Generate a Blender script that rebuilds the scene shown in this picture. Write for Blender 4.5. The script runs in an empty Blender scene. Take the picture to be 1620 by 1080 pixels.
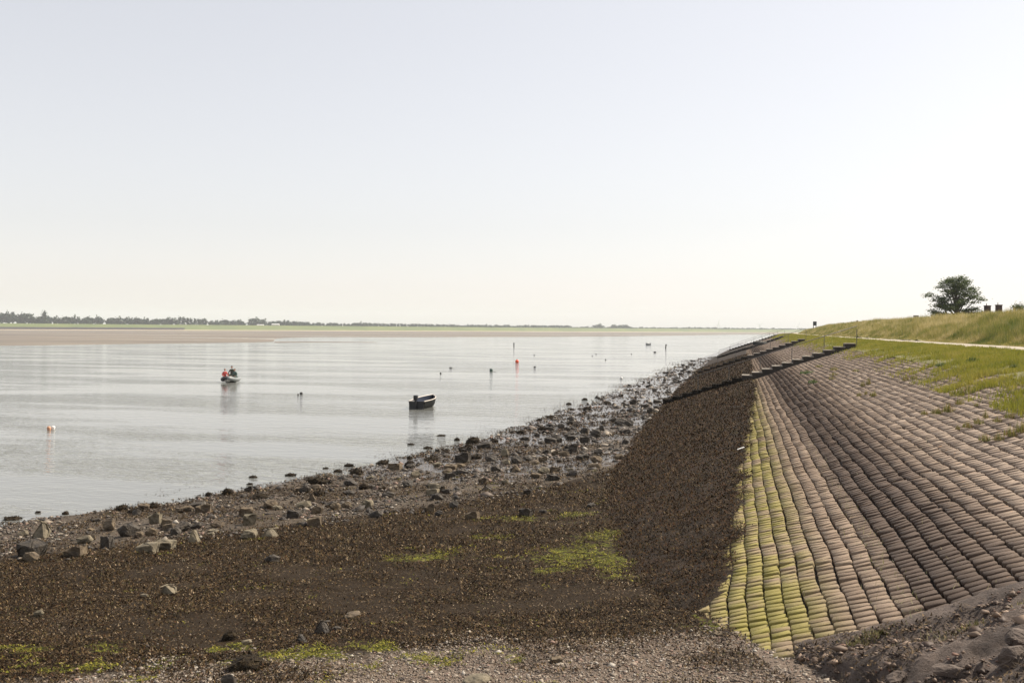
import bpy, bmesh, math, random
import numpy as np
from mathutils import Vector, Matrix
random.seed(7); RNG = np.random.default_rng(7)
SC = bpy.context.scene
COL = SC.collection
PI = math.pi

# ------------------------------------------------------------------ camera
# x = across the dike (landward +), y = along the dike, z up, water at z = 0
F_PX = 1500.0; CAM_H = 5.4
ROLL = math.atan(0.00605); PITCH = 0.012732; YAW = math.radians(13.4185)
cam_d = bpy.data.cameras.new('camera'); cam = bpy.data.objects.new('camera', cam_d); COL.objects.link(cam)
cam_d.sensor_width = 36; cam_d.lens = 36 * F_PX / 1620; cam_d.clip_start = 0.1; cam_d.clip_end = 30000
cam.matrix_world = Matrix.Translation((0, 0, CAM_H)) @ (Matrix.Rotation(YAW, 4, 'Z') @ Matrix.Rotation(PI / 2 - math.atan(PITCH), 4, 'X') @ Matrix.Rotation(ROLL, 4, 'Z'))
SC.camera = cam

# ------------------------------------------------------------------ sky, sun, exposure
SUN_AZ = math.radians(52); SUN_EL = math.radians(46)      # azimuth from +y towards +x
w = bpy.data.worlds.new('World'); SC.world = w; w.use_nodes = True
nt = w.node_tree; nt.nodes.clear()
sky = nt.nodes.new('ShaderNodeTexSky'); sky.sky_type = 'NISHITA'; sky.sun_disc = False
sky.sun_elevation = SUN_EL; sky.sun_rotation = SUN_AZ; sky.altitude = 0; sky.air_density = 1.2; sky.dust_density = 1.0; sky.ozone_density = 1.0
hsv = nt.nodes.new('ShaderNodeHueSaturation'); hsv.inputs['Saturation'].default_value = 0.44
bg = nt.nodes.new('ShaderNodeBackground'); bg.inputs['Strength'].default_value = 0.15
out = nt.nodes.new('ShaderNodeOutputWorld')
nt.links.new(sky.outputs[0], hsv.inputs['Color']); tint = nt.nodes.new('ShaderNodeMix'); tint.data_type = 'RGBA'; tint.blend_type = 'MULTIPLY'; tint.inputs[0].default_value = 1.0; tint.inputs[7].default_value = (1.27, 1.222, 1.215, 1)
gam = nt.nodes.new('ShaderNodeGamma'); gam.inputs['Gamma'].default_value = 0.6      # hazy air evens the sky out
nt.links.new(hsv.outputs[0], gam.inputs['Color']); nt.links.new(gam.outputs[0], tint.inputs[6]); nt.links.new(tint.outputs[2], bg.inputs['Color']); nt.links.new(bg.outputs[0], out.inputs['Surface'])
sun_d = bpy.data.lights.new('sun', 'SUN'); sun_d.energy = 4.3; sun_d.angle = math.radians(0.6); sun_d.color = (1.0, 0.90, 0.76)
sun = bpy.data.objects.new('sun', sun_d); COL.objects.link(sun)
SUN_DIR = Vector((math.sin(SUN_AZ) * math.cos(SUN_EL), math.cos(SUN_AZ) * math.cos(SUN_EL), math.sin(SUN_EL)))
sun.rotation_euler = SUN_DIR.to_track_quat('Z', 'Y').to_euler(); sun.location = SUN_DIR * 60
SC.view_settings.view_transform = 'Standard'; SC.view_settings.look = 'None'; SC.view_settings.gamma = 1.0
SC.view_settings.use_curve_mapping = False; SC.view_settings.exposure = 0.78
SC.cycles.use_denoising = True; SC.cycles.volume_bounces = 2; SC.cycles.max_bounces = 6
SC.cycles.transparent_max_bounces = 6
HAZE = 0.00014

# ------------------------------------------------------------------ helpers
def px_dir(px, py):
    u = (px - 810) / F_PX; v = -(py - 540) / F_PX
    c, s = math.cos(ROLL), math.sin(ROLL); u, v = c * u - s * v, s * u + c * v
    p = math.atan(PITCH); d = math.cos(p) + math.sin(p) * v; z = math.cos(p) * v - math.sin(p)
    a, b = u / d, z / d                               # sideways and up per metre of depth
    cy, sy = math.cos(YAW), math.sin(YAW)
    return np.array((a * cy - sy, a * sy + cy, b))
def at_z(px, py, z):
    d = px_dir(px, py); t = (z - CAM_H) / d[2]; return Vector((d[0] * t, d[1] * t, z))
def at_depth(px, py, D):
    d = px_dir(px, py); return Vector((d[0] * D, d[1] * D, CAM_H + d[2] * D))
def depth_of(x, y): return -x * math.sin(YAW) + y * math.cos(YAW)
def px_of(x, y):                                       # picture column (for culling only)
    X = x * math.cos(YAW) + y * math.sin(YAW); return 810 + F_PX * X / np.maximum(depth_of(x, y), 0.5)

def vnoise(x, y, seed=0):
    x = np.asarray(x, float); y = np.asarray(y, float)
    xi = np.floor(x).astype(np.int64); yi = np.floor(y).astype(np.int64); fx = x - xi; fy = y - yi
    def h(a, b):
        n = (a * 374761393 + b * 668265263 + seed * 974634777) & 0xFFFFFFFF
        n = ((n ^ (n >> 13)) * 1274126177) & 0xFFFFFFFF
        return ((n ^ (n >> 16)) & 0xFFFF) / 65535.0
    sx = fx * fx * (3 - 2 * fx); sy = fy * fy * (3 - 2 * fy)
    return (h(xi, yi) * (1 - sx) + h(xi + 1, yi) * sx) * (1 - sy) + (h(xi, yi + 1) * (1 - sx) + h(xi + 1, yi + 1) * sx) * sy
def fbm(x, y, seed=0, octv=4):
    r = 0; a = 0.5; t = 0
    for i in range(octv):
        r = r + a * vnoise(np.asarray(x) * 2 ** i, np.asarray(y) * 2 ** i, seed + i * 17); t += a; a *= 0.5
    return r / t
def sstep(a, b, x): t = np.clip((np.asarray(x, float) - a) / (b - a), 0, 1); return t * t * (3 - 2 * t)

def np_mesh(name, V, F, mats, col=None, smooth=False, attrs=None):
    V = np.ascontiguousarray(V, dtype=np.float32); F = np.ascontiguousarray(F, dtype=np.int32)
    me = bpy.data.meshes.new(name); n, k = F.shape
    me.vertices.add(len(V)); me.vertices.foreach_set('co', V.ravel())
    me.loops.add(n * k); me.loops.foreach_set('vertex_index', F.ravel())
    me.polygons.add(n); me.polygons.foreach_set('loop_start', np.arange(0, n * k, k, dtype=np.int32))
    if smooth: me.polygons.foreach_set('use_smooth', np.ones(n, dtype=bool))
    for m in (mats if isinstance(mats, (list, tuple)) else [mats]): me.materials.append(m)
    if col is not None:
        c = np.ones((len(V), 4), np.float32); c[:, :3] = col
        me.color_attributes.new('Col', 'FLOAT_COLOR', 'POINT').data.foreach_set('color', c.ravel())
    for an, av in (attrs or {}).items():
        me.attributes.new(an, 'FLOAT', 'POINT').data.foreach_set('value', np.ascontiguousarray(av, np.float32).ravel())
    me.update(calc_edges=True); me.validate()
    return me
def link(name, me, parent=None, **kw):
    o = bpy.data.objects.new(name, me); COL.objects.link(o)
    if parent is not None: o.parent = parent
    for k, v in kw.items(): o[k] = v
    return o
def tag(o, label, cat, group=None):
    o['label'] = label; o['category'] = cat
    if group: o['group'] = group
    return o
def empty(name, loc, rz=0.0):
    o = bpy.data.objects.new(name, None); COL.objects.link(o); o.location = loc; o.rotation_euler = (0, 0, rz); o.empty_display_size = 0.2; return o
def grid_faces(ny, nx):
    i = np.arange(ny - 1)[:, None] * nx + np.arange(nx - 1)[None, :]
    return np.stack([i, i + 1, i + nx + 1, i + nx], -1).reshape(-1, 4)
def grid_mesh(name, X, Y, Z, mat, attrs=None, smooth=True):
    V = np.stack([X, Y, Z], -1).reshape(-1, 3)
    return np_mesh(name, V, grid_faces(*X.shape), mat, smooth=smooth, attrs={k: v.ravel() for k, v in (attrs or {}).items()})
def rot_mats(rz, rx, ry=None):
    n = len(rz); c, s = np.cos(rz), np.sin(rz); a, b = np.cos(rx), np.sin(rx); R = np.zeros((n, 3, 3))
    R[:, 0, 0] = c; R[:, 0, 1] = -s * a; R[:, 0, 2] = s * b; R[:, 1, 0] = s; R[:, 1, 1] = c * a; R[:, 1, 2] = -c * b; R[:, 2, 1] = b; R[:, 2, 2] = a
    return R
def scatter(TV, TF, P, R, S):
    n, k = len(P), len(TV)
    v = TV[None] * S[:, None, :] if S.ndim == 2 else TV[None] * S[:, None, None]
    v = np.einsum('nij,nkj->nki', R, v) + P[:, None, :]
    f = TF[None] + (np.arange(n) * k)[:, None, None]
    return v.reshape(-1, 3), f.reshape(-1, TF.shape[1])

class MB:                                             # a small mesh collector
    def __init__(s): s.bm = bmesh.new()
    def box(s, c, d, rz=0, bev=0):
        m = Matrix.Translation(c) @ Matrix.Rotation(rz, 4, 'Z') @ Matrix.Diagonal((d[0], d[1], d[2], 1))
        r = bmesh.ops.create_cube(s.bm, size=1, matrix=m)
        if bev: bmesh.ops.bevel(s.bm, geom=list({e for v in r['verts'] for e in v.link_edges}), offset=bev, segments=2, affect='EDGES', profile=0.6)
        return s
    def tube(s, pts, rad, seg=8, caps=True):
        pts = [Vector(p) for p in pts]; rad = rad if isinstance(rad, (list, tuple)) else [rad] * len(pts); rings = []
        for i, p in enumerate(pts):
            t = (pts[min(i + 1, len(pts) - 1)] - pts[max(i - 1, 0)]).normalized()
            a = t.orthogonal().normalized() if i == 0 else (a - t * a.dot(t)).normalized()
            b = t.cross(a); rings.append([s.bm.verts.new(p + (a * math.cos(q) + b * math.sin(q)) * rad[i]) for q in [2 * PI * k / seg for k in range(seg)]])
        for r0, r1 in zip(rings, rings[1:]):
            for k in range(seg): s.bm.faces.new((r0[k], r0[(k + 1) % seg], r1[(k + 1) % seg], r1[k]))
        if caps: s.bm.faces.new(rings[0][::-1]); s.bm.faces.new(rings[-1])
        return s
    def loft(s, rings, closed=False, cap=False):
        R = [[s.bm.verts.new(p) for p in r] for r in rings]
        for r0, r1 in zip(R, R[1:]):
            n = len(r0)
            for k in range(n if closed else n - 1): s.bm.faces.new((r0[k], r0[(k + 1) % n], r1[(k + 1) % n], r1[k]))
        if cap: s.bm.faces.new(R[0][::-1]); s.bm.faces.new(R[-1])
        return s
    def sphere(s, c, r, sub=2, noise=0, seed=0):
        q = bmesh.ops.create_icosphere(s.bm, subdivisions=sub, radius=1)
        rr = r if isinstance(r, (tuple, list)) else (r, r, r); rg = random.Random(seed)
        for v in q['verts']:
            k = 1 + noise * (rg.random() - 0.5); v.co = Vector((v.co.x * rr[0] * k + c[0], v.co.y * rr[1] * k + c[1], v.co.z * rr[2] * k + c[2]))
        return s
    def mesh(s, name, mat, smooth=False):
        bmesh.ops.recalc_face_normals(s.bm, faces=s.bm.faces[:])
        me = bpy.data.meshes.new(name); s.bm.to_mesh(me); s.bm.free(); me.materials.append(mat)
        if smooth:
            for p in me.polygons: p.use_smooth = True
        return me
    def build(s, name, mat, parent=None, smooth=False): return link(name, s.mesh(name, mat, smooth), parent)

# ------------------------------------------------------------------ materials
def mat(name, col=(0.5, 0.5, 0.5), rough=0.7, var=0.0, scale=5.0, bump=0.0, bscale=30.0, metal=0.0, col2=None, spec=None):
    m = bpy.data.materials.new(name); m.use_nodes = True; t = m.node_tree; b = t.nodes['Principled BSDF']
    b.inputs['Base Color'].default_value = (*col, 1); b.inputs['Roughness'].default_value = rough; b.inputs['Metallic'].default_value = metal
    if spec is not None: b.inputs['Specular IOR Level'].default_value = spec
    if var or col2 or bump:
        g = t.nodes.new('ShaderNodeNewGeometry')
    if var or col2:
        n = t.nodes.new('ShaderNodeTexNoise'); n.inputs['Scale'].default_value = scale; n.inputs['Detail'].default_value = 6; n.inputs['Roughness'].default_value = 0.65
        t.links.new(g.outputs['Position'], n.inputs['Vector'])
        r = t.nodes.new('ShaderNodeValToRGB'); r.color_ramp.elements[0].position = 0.36; r.color_ramp.elements[1].position = 0.66
        c2 = col2 or tuple(c * (1 + var) for c in col); c1 = col if col2 else tuple(c * (1 - var) for c in col)
        r.color_ramp.elements[0].color = (*c1, 1); r.color_ramp.elements[1].color = (*c2, 1)
        t.links.new(n.outputs['Fac'], r.inputs['Fac']); t.links.new(r.outputs['Color'], b.inputs['Base Color'])
    if bump:
        n2 = t.nodes.new('ShaderNodeTexNoise'); n2.inputs['Scale'].default_value = bscale; n2.inputs['Detail'].default_value = 5
        t.links.new(g.outputs['Position'], n2.inputs['Vector'])
        bp = t.nodes.new('ShaderNodeBump'); bp.inputs['Strength'].default_value = bump; bp.inputs['Distance'].default_value = 0.03
        t.links.new(n2.outputs['Fac'], bp.inputs['Height']); t.links.new(bp.outputs['Normal'], b.inputs['Normal'])
    return m
class N:                                              # node shorthand for the larger materials
    def __init__(s, name):
        s.m = bpy.data.materials.new(name); s.m.use_nodes = True; s.t = s.m.node_tree; s.b = s.t.nodes['Principled BSDF']
        s.pos = s.t.nodes.new('ShaderNodeNewGeometry')
    def L(s, a, b): s.t.links.new(a, b)
    def put(s, sock, v):
        if isinstance(v, (int, float)): sock.default_value = v
        elif isinstance(v, tuple): sock.default_value = (*v, 1) if len(v) == 3 and sock.type == 'RGBA' else v
        else: s.L(v, sock)
    def noise(s, scale, detail=4, rough=0.6, vec=None, dist=0.0):
        n = s.t.nodes.new('ShaderNodeTexNoise'); n.inputs['Scale'].default_value = scale; n.inputs['Detail'].default_value = detail; n.inputs['Roughness'].default_value = rough; n.inputs['Distortion'].default_value = dist
        s.L(vec or s.pos.outputs['Position'], n.inputs['Vector']); return n.outputs['Fac']
    def stretch(s, sx, sy, sz=1.0, rz=0.0):
        n = s.t.nodes.new('ShaderNodeMapping'); n.inputs['Scale'].default_value = (sx, sy, sz); n.inputs['Rotation'].default_value = (0, 0, rz)
        s.L(s.pos.outputs['Position'], n.inputs['Vector']); return n.outputs[0]
    def attr(s, name, color=False):
        n = s.t.nodes.new('ShaderNodeAttribute'); n.attribute_name = name; return n.outputs['Color'] if color else n.outputs['Fac']
    def ramp(s, x, a, b, ca=0.0, cb=1.0):
        n = s.t.nodes.new('ShaderNodeMapRange'); n.interpolation_type = 'SMOOTHSTEP'; n.inputs['From Min'].default_value = a; n.inputs['From Max'].default_value = b
        n.inputs['To Min'].default_value = ca; n.inputs['To Max'].default_value = cb; s.L(x, n.inputs['Value']); return n.outputs[0]
    def math(s, op, a, b=0.0):
        n = s.t.nodes.new('ShaderNodeMath'); n.operation = op; s.put(n.inputs[0], a); s.put(n.inputs[1], b); return n.outputs[0]
    def mix(s, f, a, b, mode='MIX'):
        n = s.t.nodes.new('ShaderNodeMix'); n.data_type = 'RGBA'; n.blend_type = mode; s.put(n.inputs[0], f); s.put(n.inputs[6], a); s.put(n.inputs[7], b); return n.outputs[2]
    def bump(s, h, strength, dist=0.03, prev=None):
        n = s.t.nodes.new('ShaderNodeBump'); s.put(n.inputs['Strength'], strength); n.inputs['Distance'].default_value = dist; s.L(h, n.inputs['Height'])
        if prev is not None: s.L(prev, n.inputs['Normal'])
        return n.outputs[0]
    def done(s, col=None, rough=None, normal=None, spec=None):
        if col is not None: s.put(s.b.inputs['Base Color'], col)
        if rough is not None: s.put(s.b.inputs['Roughness'], rough)
        if normal is not None: s.L(normal, s.b.inputs['Normal'])
        if spec is not None: s.b.inputs['Specular IOR Level'].default_value = spec
        return s.m

def m_water():
    k = N('estuary_water')
    v1 = k.stretch(0.6, 1.3, 1, YAW); v2 = k.stretch(1.9, 4.0, 1, YAW + 0.15); v3 = k.stretch(0.03, 0.11, 1, YAW - 0.35)
    calm = k.ramp(k.noise(1.0, 3, 0.6, v3), 0.42, 0.64, 0.12, 1.15)
    h = k.math('ADD', k.noise(1.0, 3, 0.55, v1), k.math('MULTIPLY', k.noise(1.0, 2, 0.5, v2), 0.55))
    nb = k.bump(h, calm, 0.17)
    k.b.inputs['IOR'].default_value = 1.33
    return k.done((0.15, 0.152, 0.138), 0.06, nb)
def m_beach():
    k = N('tidal_mud')
    weed = k.attr('weed'); grav = k.attr('gravel'); alg = k.attr('algae'); wet = k.attr('wet')
    n1 = k.noise(9, 6, 0.7); n2 = k.noise(55, 4, 0.7); n3 = k.noise(2.2, 5, 0.65); n4 = k.noise(110, 3, 0.7)
    mud = k.mix(k.ramp(n1, 0.35, 0.65), (0.060, 0.047, 0.036), (0.145, 0.118, 0.09))
    mud = k.mix(k.ramp(n2, 0.50, 0.72), mud, (0.055, 0.043, 0.030))
    wd = k.mix(k.ramp(n2, 0.35, 0.68), (0.012, 0.0075, 0.004), (0.046, 0.029, 0.013))
    wm = k.ramp(k.math('ADD', weed, k.math('MULTIPLY', k.math('SUBTRACT', n1, 0.5), 1.1)), 0.38, 0.58)
    c = k.mix(wm, mud, wd)
    gr = k.mix(k.ramp(n4, 0.35, 0.66), (0.095, 0.072, 0.054), (0.27, 0.21, 0.165))
    gm = k.ramp(k.math('ADD', grav, k.math('MULTIPLY', k.math('SUBTRACT', n3, 0.5), 1.5)), 0.42, 0.62)
    c = k.mix(gm, c, gr)
    am = k.math('MULTIPLY', k.ramp(k.math('ADD', k.math('MULTIPLY', alg, 0.75), k.math('MULTIPLY', k.math('SUBTRACT', n1, 0.5), 2.6)), 0.50, 0.80), k.ramp(n2, 0.40, 0.55, 0.25, 1.0))
    c = k.mix(k.math('MULTIPLY', am, 0.75), c, k.mix(k.ramp(n2, 0.3, 0.7), (0.09, 0.11, 0.012), (0.24, 0.25, 0.03)))
    ww = k.ramp(k.math('ADD', wet, k.math('MULTIPLY', k.math('SUBTRACT', n3, 0.5), 1.2)), 0.42, 0.66)
    rough = k.mix(ww, (0.85,) * 3, (0.16,) * 3)
    c = k.mix(k.math('MULTIPLY', ww, 0.5), c, (0.06, 0.05, 0.04))
    nb = k.bump(k.math('ADD', n2, k.math('MULTIPLY', n1, 1.5)), k.ramp(ww, 0, 1, 0.9, 0.25), 0.03)
    k.put(k.b.inputs['Specular IOR Level'], k.ramp(ww, 0, 1, 0.12, 0.6))
    return k.done(c, rough, nb)
def m_weed_slope():
    k = N('rockweed_mat'); n1 = k.noise(3, 5, 0.7); n2 = k.noise(60, 4, 0.75); n3 = k.noise(1.0, 3, 0.6)
    c = k.mix(k.ramp(n2, 0.34, 0.68), (0.010, 0.006, 0.0035), (0.044, 0.028, 0.014))
    c = k.mix(k.math('MULTIPLY', k.ramp(n3, 0.45, 0.7), 0.4), c, (0.042, 0.021, 0.009))
    return k.done(c, 0.7, k.bump(n2, 1.0, 0.04), 0.12)
def m_block():
    k = N('weathered_concrete_block')
    oi = k.t.nodes.new('ShaderNodeObjectInfo')
    rnd = k.math('FRACT', k.math('ADD', k.pos.outputs['Random Per Island'], k.math('MULTIPLY', oi.outputs['Random'], 3.7)))
    n1 = k.noise(1.1, 4, 0.6); n2 = k.noise(28, 5, 0.7); n3 = k.noise(120, 3, 0.7); n4 = k.noise(5, 4, 0.65)
    sep = k.t.nodes.new('ShaderNodeSeparateXYZ'); k.L(k.pos.outputs['Position'], sep.inputs[0]); X = sep.outputs['X']
    c = k.mix(rnd, (0.150, 0.102, 0.068), (0.255, 0.188, 0.132))
    c = k.mix(k.ramp(n4, 0.4, 0.7, 0, 0.55), c, (0.20, 0.138, 0.10))
    c = k.mix(k.ramp(n2, 0.52, 0.75, 0, 0.6), c, (0.085, 0.064, 0.050))
    c = k.mix(k.ramp(n3, 0.55, 0.75, 0, 0.5), c, (0.32, 0.275, 0.23))
    c = k.mix(k.ramp(X, 2.6, 4.4, 0, 0.45), c, (0.30, 0.238, 0.188))
    # old tide-line: ochre film on the lower rows, brown silt stain on the rows above
    low = k.math('MULTIPLY', k.ramp(X, -0.5, 1.9, 1, 0), 1.0)
    c = k.mix(k.math('MULTIPLY', low, 0.5), c, (0.30, 0.225, 0.115))
    stain = k.math('MULTIPLY', k.ramp(k.math('ADD', X, k.math('MULTIPLY', n1, 0.5)), 1.9, 2.3), k.ramp(k.math('ADD', X, k.math('MULTIPLY', n1, 1.0)), 3.0, 4.3, 1, 0))
    c = k.mix(k.math('MULTIPLY', stain, 0.90), c, (0.050, 0.029, 0.018))
    moss = k.math('MULTIPLY', k.ramp(k.math('ABSOLUTE', k.math('SUBTRACT', X, 0.30)), 0.30, 1.05, 1, 0), k.ramp(k.math('ADD', k.math('MULTIPLY', rnd, 0.25), k.math('ADD', n1, k.math('MULTIPLY', n2, 0.3))), 0.54, 0.90))
    c = k.mix(k.math('MULTIPLY', moss, 0.85), c, k.mix(n4, (0.15, 0.125, 0.028), (0.27, 0.24, 0.03)))
    orange = k.math('MULTIPLY', k.ramp(k.noise(7, 3), 0.66, 0.74), k.ramp(X, 2.5, 3.5))
    c = k.mix(k.math('MULTIPLY', orange, 0.7), c, (0.42, 0.20, 0.06))
    nb = k.bump(k.math('ADD', n2, k.math('MULTIPLY', n3, 0.6)), 0.55, 0.02)
    return k.done(c, 0.9, nb)
def m_col(name, rough=0.6, spec=0.4, trans=0.0):
    k = N(name); m = k.done(k.attr('Col', True), rough, None, spec)
    if trans: k.b.inputs['Subsurface Weight'].default_value = 0.0
    return m
def m_leaf(name, rough=0.55, tr=0.35):
    m = bpy.data.materials.new(name); m.use_nodes = True; t = m.node_tree; b = t.nodes['Principled BSDF']; o = t.nodes['Material Output']
    a = t.nodes.new('ShaderNodeAttribute'); a.attribute_name = 'Col'; t.links.new(a.outputs['Color'], b.inputs['Base Color']); b.inputs['Roughness'].default_value = rough
    d = t.nodes.new('ShaderNodeBsdfTranslucent'); t.links.new(a.outputs['Color'], d.inputs['Color'])
    mx = t.nodes.new('ShaderNodeMixShader'); mx.inputs[0].default_value = tr; t.links.new(b.outputs[0], mx.inputs[1]); t.links.new(d.outputs[0], mx.inputs[2]); t.links.new(mx.outputs[0], o.inputs['Surface'])
    return m
def m_farmud():
    k = N('far_mudflat'); v = k.stretch(0.004, 0.035, 1, YAW - 0.45); v2 = k.stretch(0.02, 0.09, 1, YAW - 0.4)
    n1 = k.noise(1, 5, 0.6, v); n2 = k.noise(1, 4, 0.6, v2)
    c = k.mix(k.ramp(n1, 0.35, 0.62), (0.098, 0.083, 0.070), (0.215, 0.182, 0.138)); c = k.mix(k.ramp(n2, 0.45, 0.7, 0, 0.5), c, (0.12, 0.10, 0.088))
    wet = k.ramp(n1, 0.585, 0.62)
    return k.done(c, k.mix(wet, (0.9,) * 3, (0.06,) * 3))
def m_dirt():
    k = N('sandy_soil'); n1 = k.noise(2.5, 6, 0.7); n2 = k.noise(40, 5, 0.75); n3 = k.noise(14, 4, 0.7)
    c = k.mix(k.ramp(n1, 0.35, 0.65), (0.085, 0.062, 0.050), (0.21, 0.16, 0.13)); c = k.mix(k.ramp(n2, 0.46, 0.66, 0, 0.8), c, (0.05, 0.036, 0.028))
    c = k.mix(k.ramp(n3, 0.60, 0.75, 0, 0.5), c, (0.05, 0.037, 0.028))
    return k.done(c, 0.95, k.bump(k.math('ADD', n2, n3), 1.0, 0.05))

M = dict(
    water=m_water(), beach=m_beach(), weed=m_weed_slope(), block=m_block(), dirt=m_dirt(), farmud=m_farmud(),
    frond=m_col('rockweed_frond', 0.7, 0.10), pebble=m_col('pebble', 0.7, 0.4), leaf=m_leaf('foliage'), grass=m_leaf('grass_blade', 0.6, 0.4),
    soil=mat('bank_soil', (0.045, 0.036, 0.028), 0.95, 0.4, 6, 0.5),
    turf=mat('turf', (0.11, 0.10, 0.028), 0.9, scale=0.9, col2=(0.15, 0.135, 0.045), bump=0.6, bscale=14),
    meadow=mat('long_grass_ground', (0.10, 0.10, 0.03), 0.9, scale=0.35, col2=(0.26, 0.21, 0.085), bump=0.8, bscale=9),
    farturf=mat('far_turf', (0.085, 0.115, 0.025), 0.9, scale=0.02, col2=(0.13, 0.155, 0.035)),
    path=mat('pale_path', (0.36, 0.31, 0.24), 0.9, 0.12, 1.5, 0.3),
    sand=mat('pale_sand', (0.42, 0.34, 0.23), 0.9, 0.12, 0.05), stone_dark=mat('dark_stone_bank', (0.022, 0.016, 0.014), 0.9, 0.3, 0.2),
    concrete=mat('stair_concrete', (0.27, 0.235, 0.19), 0.9, 0.25, 4, 0.4), shaded_concrete=mat('stair_side_shade', (0.035, 0.028, 0.022), 0.9, 0.3, 3, 0.4),  # stair sides: their shade is painted in as a darker concrete colour
    steel=mat('galvanised_steel', (0.09, 0.085, 0.08), 0.6, 0.15, 9, metal=0.3), bark=mat('bark', (0.06, 0.048, 0.036), 0.9, 0.3, 3),
    rock=mat('grey_brown_rock', (0.052, 0.037, 0.023), 0.85, scale=4, col2=(0.16, 0.118, 0.070), bump=0.7, bscale=22),
    rock_mound=mat('soil_stained_rock', (0.06, 0.044, 0.034), 0.9, scale=5, col2=(0.15, 0.112, 0.088), bump=0.9, bscale=26),
    rock_pale=mat('pale_rock', (0.075, 0.062, 0.040), 0.85, scale=5, col2=(0.23, 0.19, 0.125), bump=0.6, bscale=20),
    rock_dark=mat('wet_dark_rock', (0.020, 0.015, 0.010), 0.7, scale=6, col2=(0.062, 0.047, 0.030), bump=0.8, bscale=25),
    weedlump=mat('weed_clad_rock', (0.010, 0.007, 0.004), 0.75, scale=14, col2=(0.042, 0.029, 0.014), bump=1.0, bscale=38, spec=0.15),
    weedstep=mat('weed_black_step', (0.006, 0.0045, 0.003), 0.9, scale=14, col2=(0.026, 0.018, 0.010), bump=1.0, bscale=38, spec=0.05),
    hull=mat('boat_hull_dark', (0.008, 0.009, 0.008), 0.6, 0.3, 6, spec=0.2), hull_in=mat('boat_inside_blue', (0.016, 0.024, 0.045), 0.5, 0.2, 5), rim=mat('boat_rim', (0.55, 0.50, 0.44), 0.5, 0.1, 8),
    wood=mat('thwart_wood', (0.20, 0.13, 0.09), 0.7, 0.25, 10), black=mat('black_plastic', (0.007, 0.007, 0.008), 0.5, 0.2, 6), rope=mat('rope', (0.36, 0.33, 0.28), 0.9, 0.1, 20),
    tube=mat('grey_rubber', (0.20, 0.215, 0.21), 0.45, 0.06, 4), tube_dark=mat('black_rubber', (0.02, 0.022, 0.022), 0.45, 0.1, 4), white=mat('white_plastic', (0.75, 0.74, 0.70), 0.4, 0.06, 9),
    orange=mat('orange_buoy', (0.78, 0.085, 0.015), 0.4, 0.08, 6), green=mat('green_float', (0.045, 0.085, 0.065), 0.5, 0.2, 9), terra=mat('faded_orange_plastic', (0.55, 0.28, 0.16), 0.6, 0.1, 9), dkfloat=mat('dark_float', (0.03, 0.028, 0.025), 0.6, 0.2, 9),
    skin=mat('skin', (0.42, 0.22, 0.15), 0.55, 0.05, 9), red=mat('red_life_jacket', (0.42, 0.05, 0.04), 0.7, 0.1, 12), olive=mat('olive_jacket', (0.055, 0.06, 0.04), 0.8, 0.15, 12), hair=mat('dark_hair', (0.012, 0.009, 0.007), 0.6, 0.2, 20), hair2=mat('brown_hair', (0.12, 0.06, 0.03), 0.6, 0.2, 20),
    brick=mat('chimney_brick', (0.065, 0.034, 0.030), 0.9, 0.2, 3), rooft=mat('roof_tile', (0.10, 0.06, 0.05), 0.8, 0.2, 2), wall=mat('house_wall', (0.35, 0.20, 0.15), 0.9, 0.1, 2), glass=mat('window_glass', (0.05, 0.06, 0.07), 0.1, 0.1, 1),
    post=mat('dark_post_wood', (0.035, 0.03, 0.024), 0.8, 0.2, 6), signm=mat('dark_sign_board', (0.03, 0.036, 0.034), 0.6, 0.1, 3), pale=mat('pale_marker_stone', (0.42, 0.38, 0.34), 0.8, 0.1, 4), barn=mat('pale_barn_roof', (0.55, 0.55, 0.52), 0.6, 0.05, 0.3),
)

# ------------------------------------------------------------------ terrain functions
def off(S): return np.where(np.asarray(S) > 120, 5.0 * ((np.asarray(S, float) - 120) / 190) ** 2, 0.0)
PROF_L = [7.2, 8.6, 10.6, 13.2, 14.0, 19.2, 21.4, 31, 42, 900]
PROF_Z = [4.27, 4.50, 4.64, 4.68, 4.78, 6.35, 6.40, 3.0, 1.8, 1.6]
def slope_z(L, S):
    l = L - off(S)
    z = 1.909 + 0.3263 * l + 0.05 * np.tanh((l - 2.35) / 0.4)
    return z + 0.05 * (fbm(l * 0.45, np.asarray(S) * 0.22, 3, 3) - 0.5)
def dike_z(L, S):
    l = L - off(S)
    k = np.interp(S, [0, 240, 290, 345, 500], [1, 1, 0.72, 0.35, 0.2])
    up = np.interp(l, PROF_L, PROF_Z); up = np.where(l > 14, 4.78 + (up - 4.78) * np.where(l < 26, k, 1), up)
    s = sstep(6.8, 7.6, l)
    return slope_z(L, S) * (1 - s) + up * s
SH_S = [2, 14, 21.8, 26.5, 30.1, 35.3, 43.4, 57.3, 70.9, 92.2, 131, 174, 240, 420]
SH_L = [-30, -23.5, -19.5, -16.7, -15.3, -13.8, -12.2, -11.2, -10.5, -10, -9, -7.5, -5, 0]
TO_S = [3, 7, 10.3, 11.9, 13.1, 14.8, 18.5, 24.4, 33.1, 44.4, 65.6, 110, 250]
TO_Z = [2.7, 2.35, 1.97, 1.75, 1.62, 1.49, 1.22, 0.84, 0.56, 0.44, 0.30, 0.35, 0.35]
def shore_L(S): return np.interp(S, SH_S, SH_L)
def toe_z(S): return np.interp(S, TO_S, TO_Z)
def toe_L(S): return (toe_z(S) - 1.909) / 0.3263 + off(S)
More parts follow.
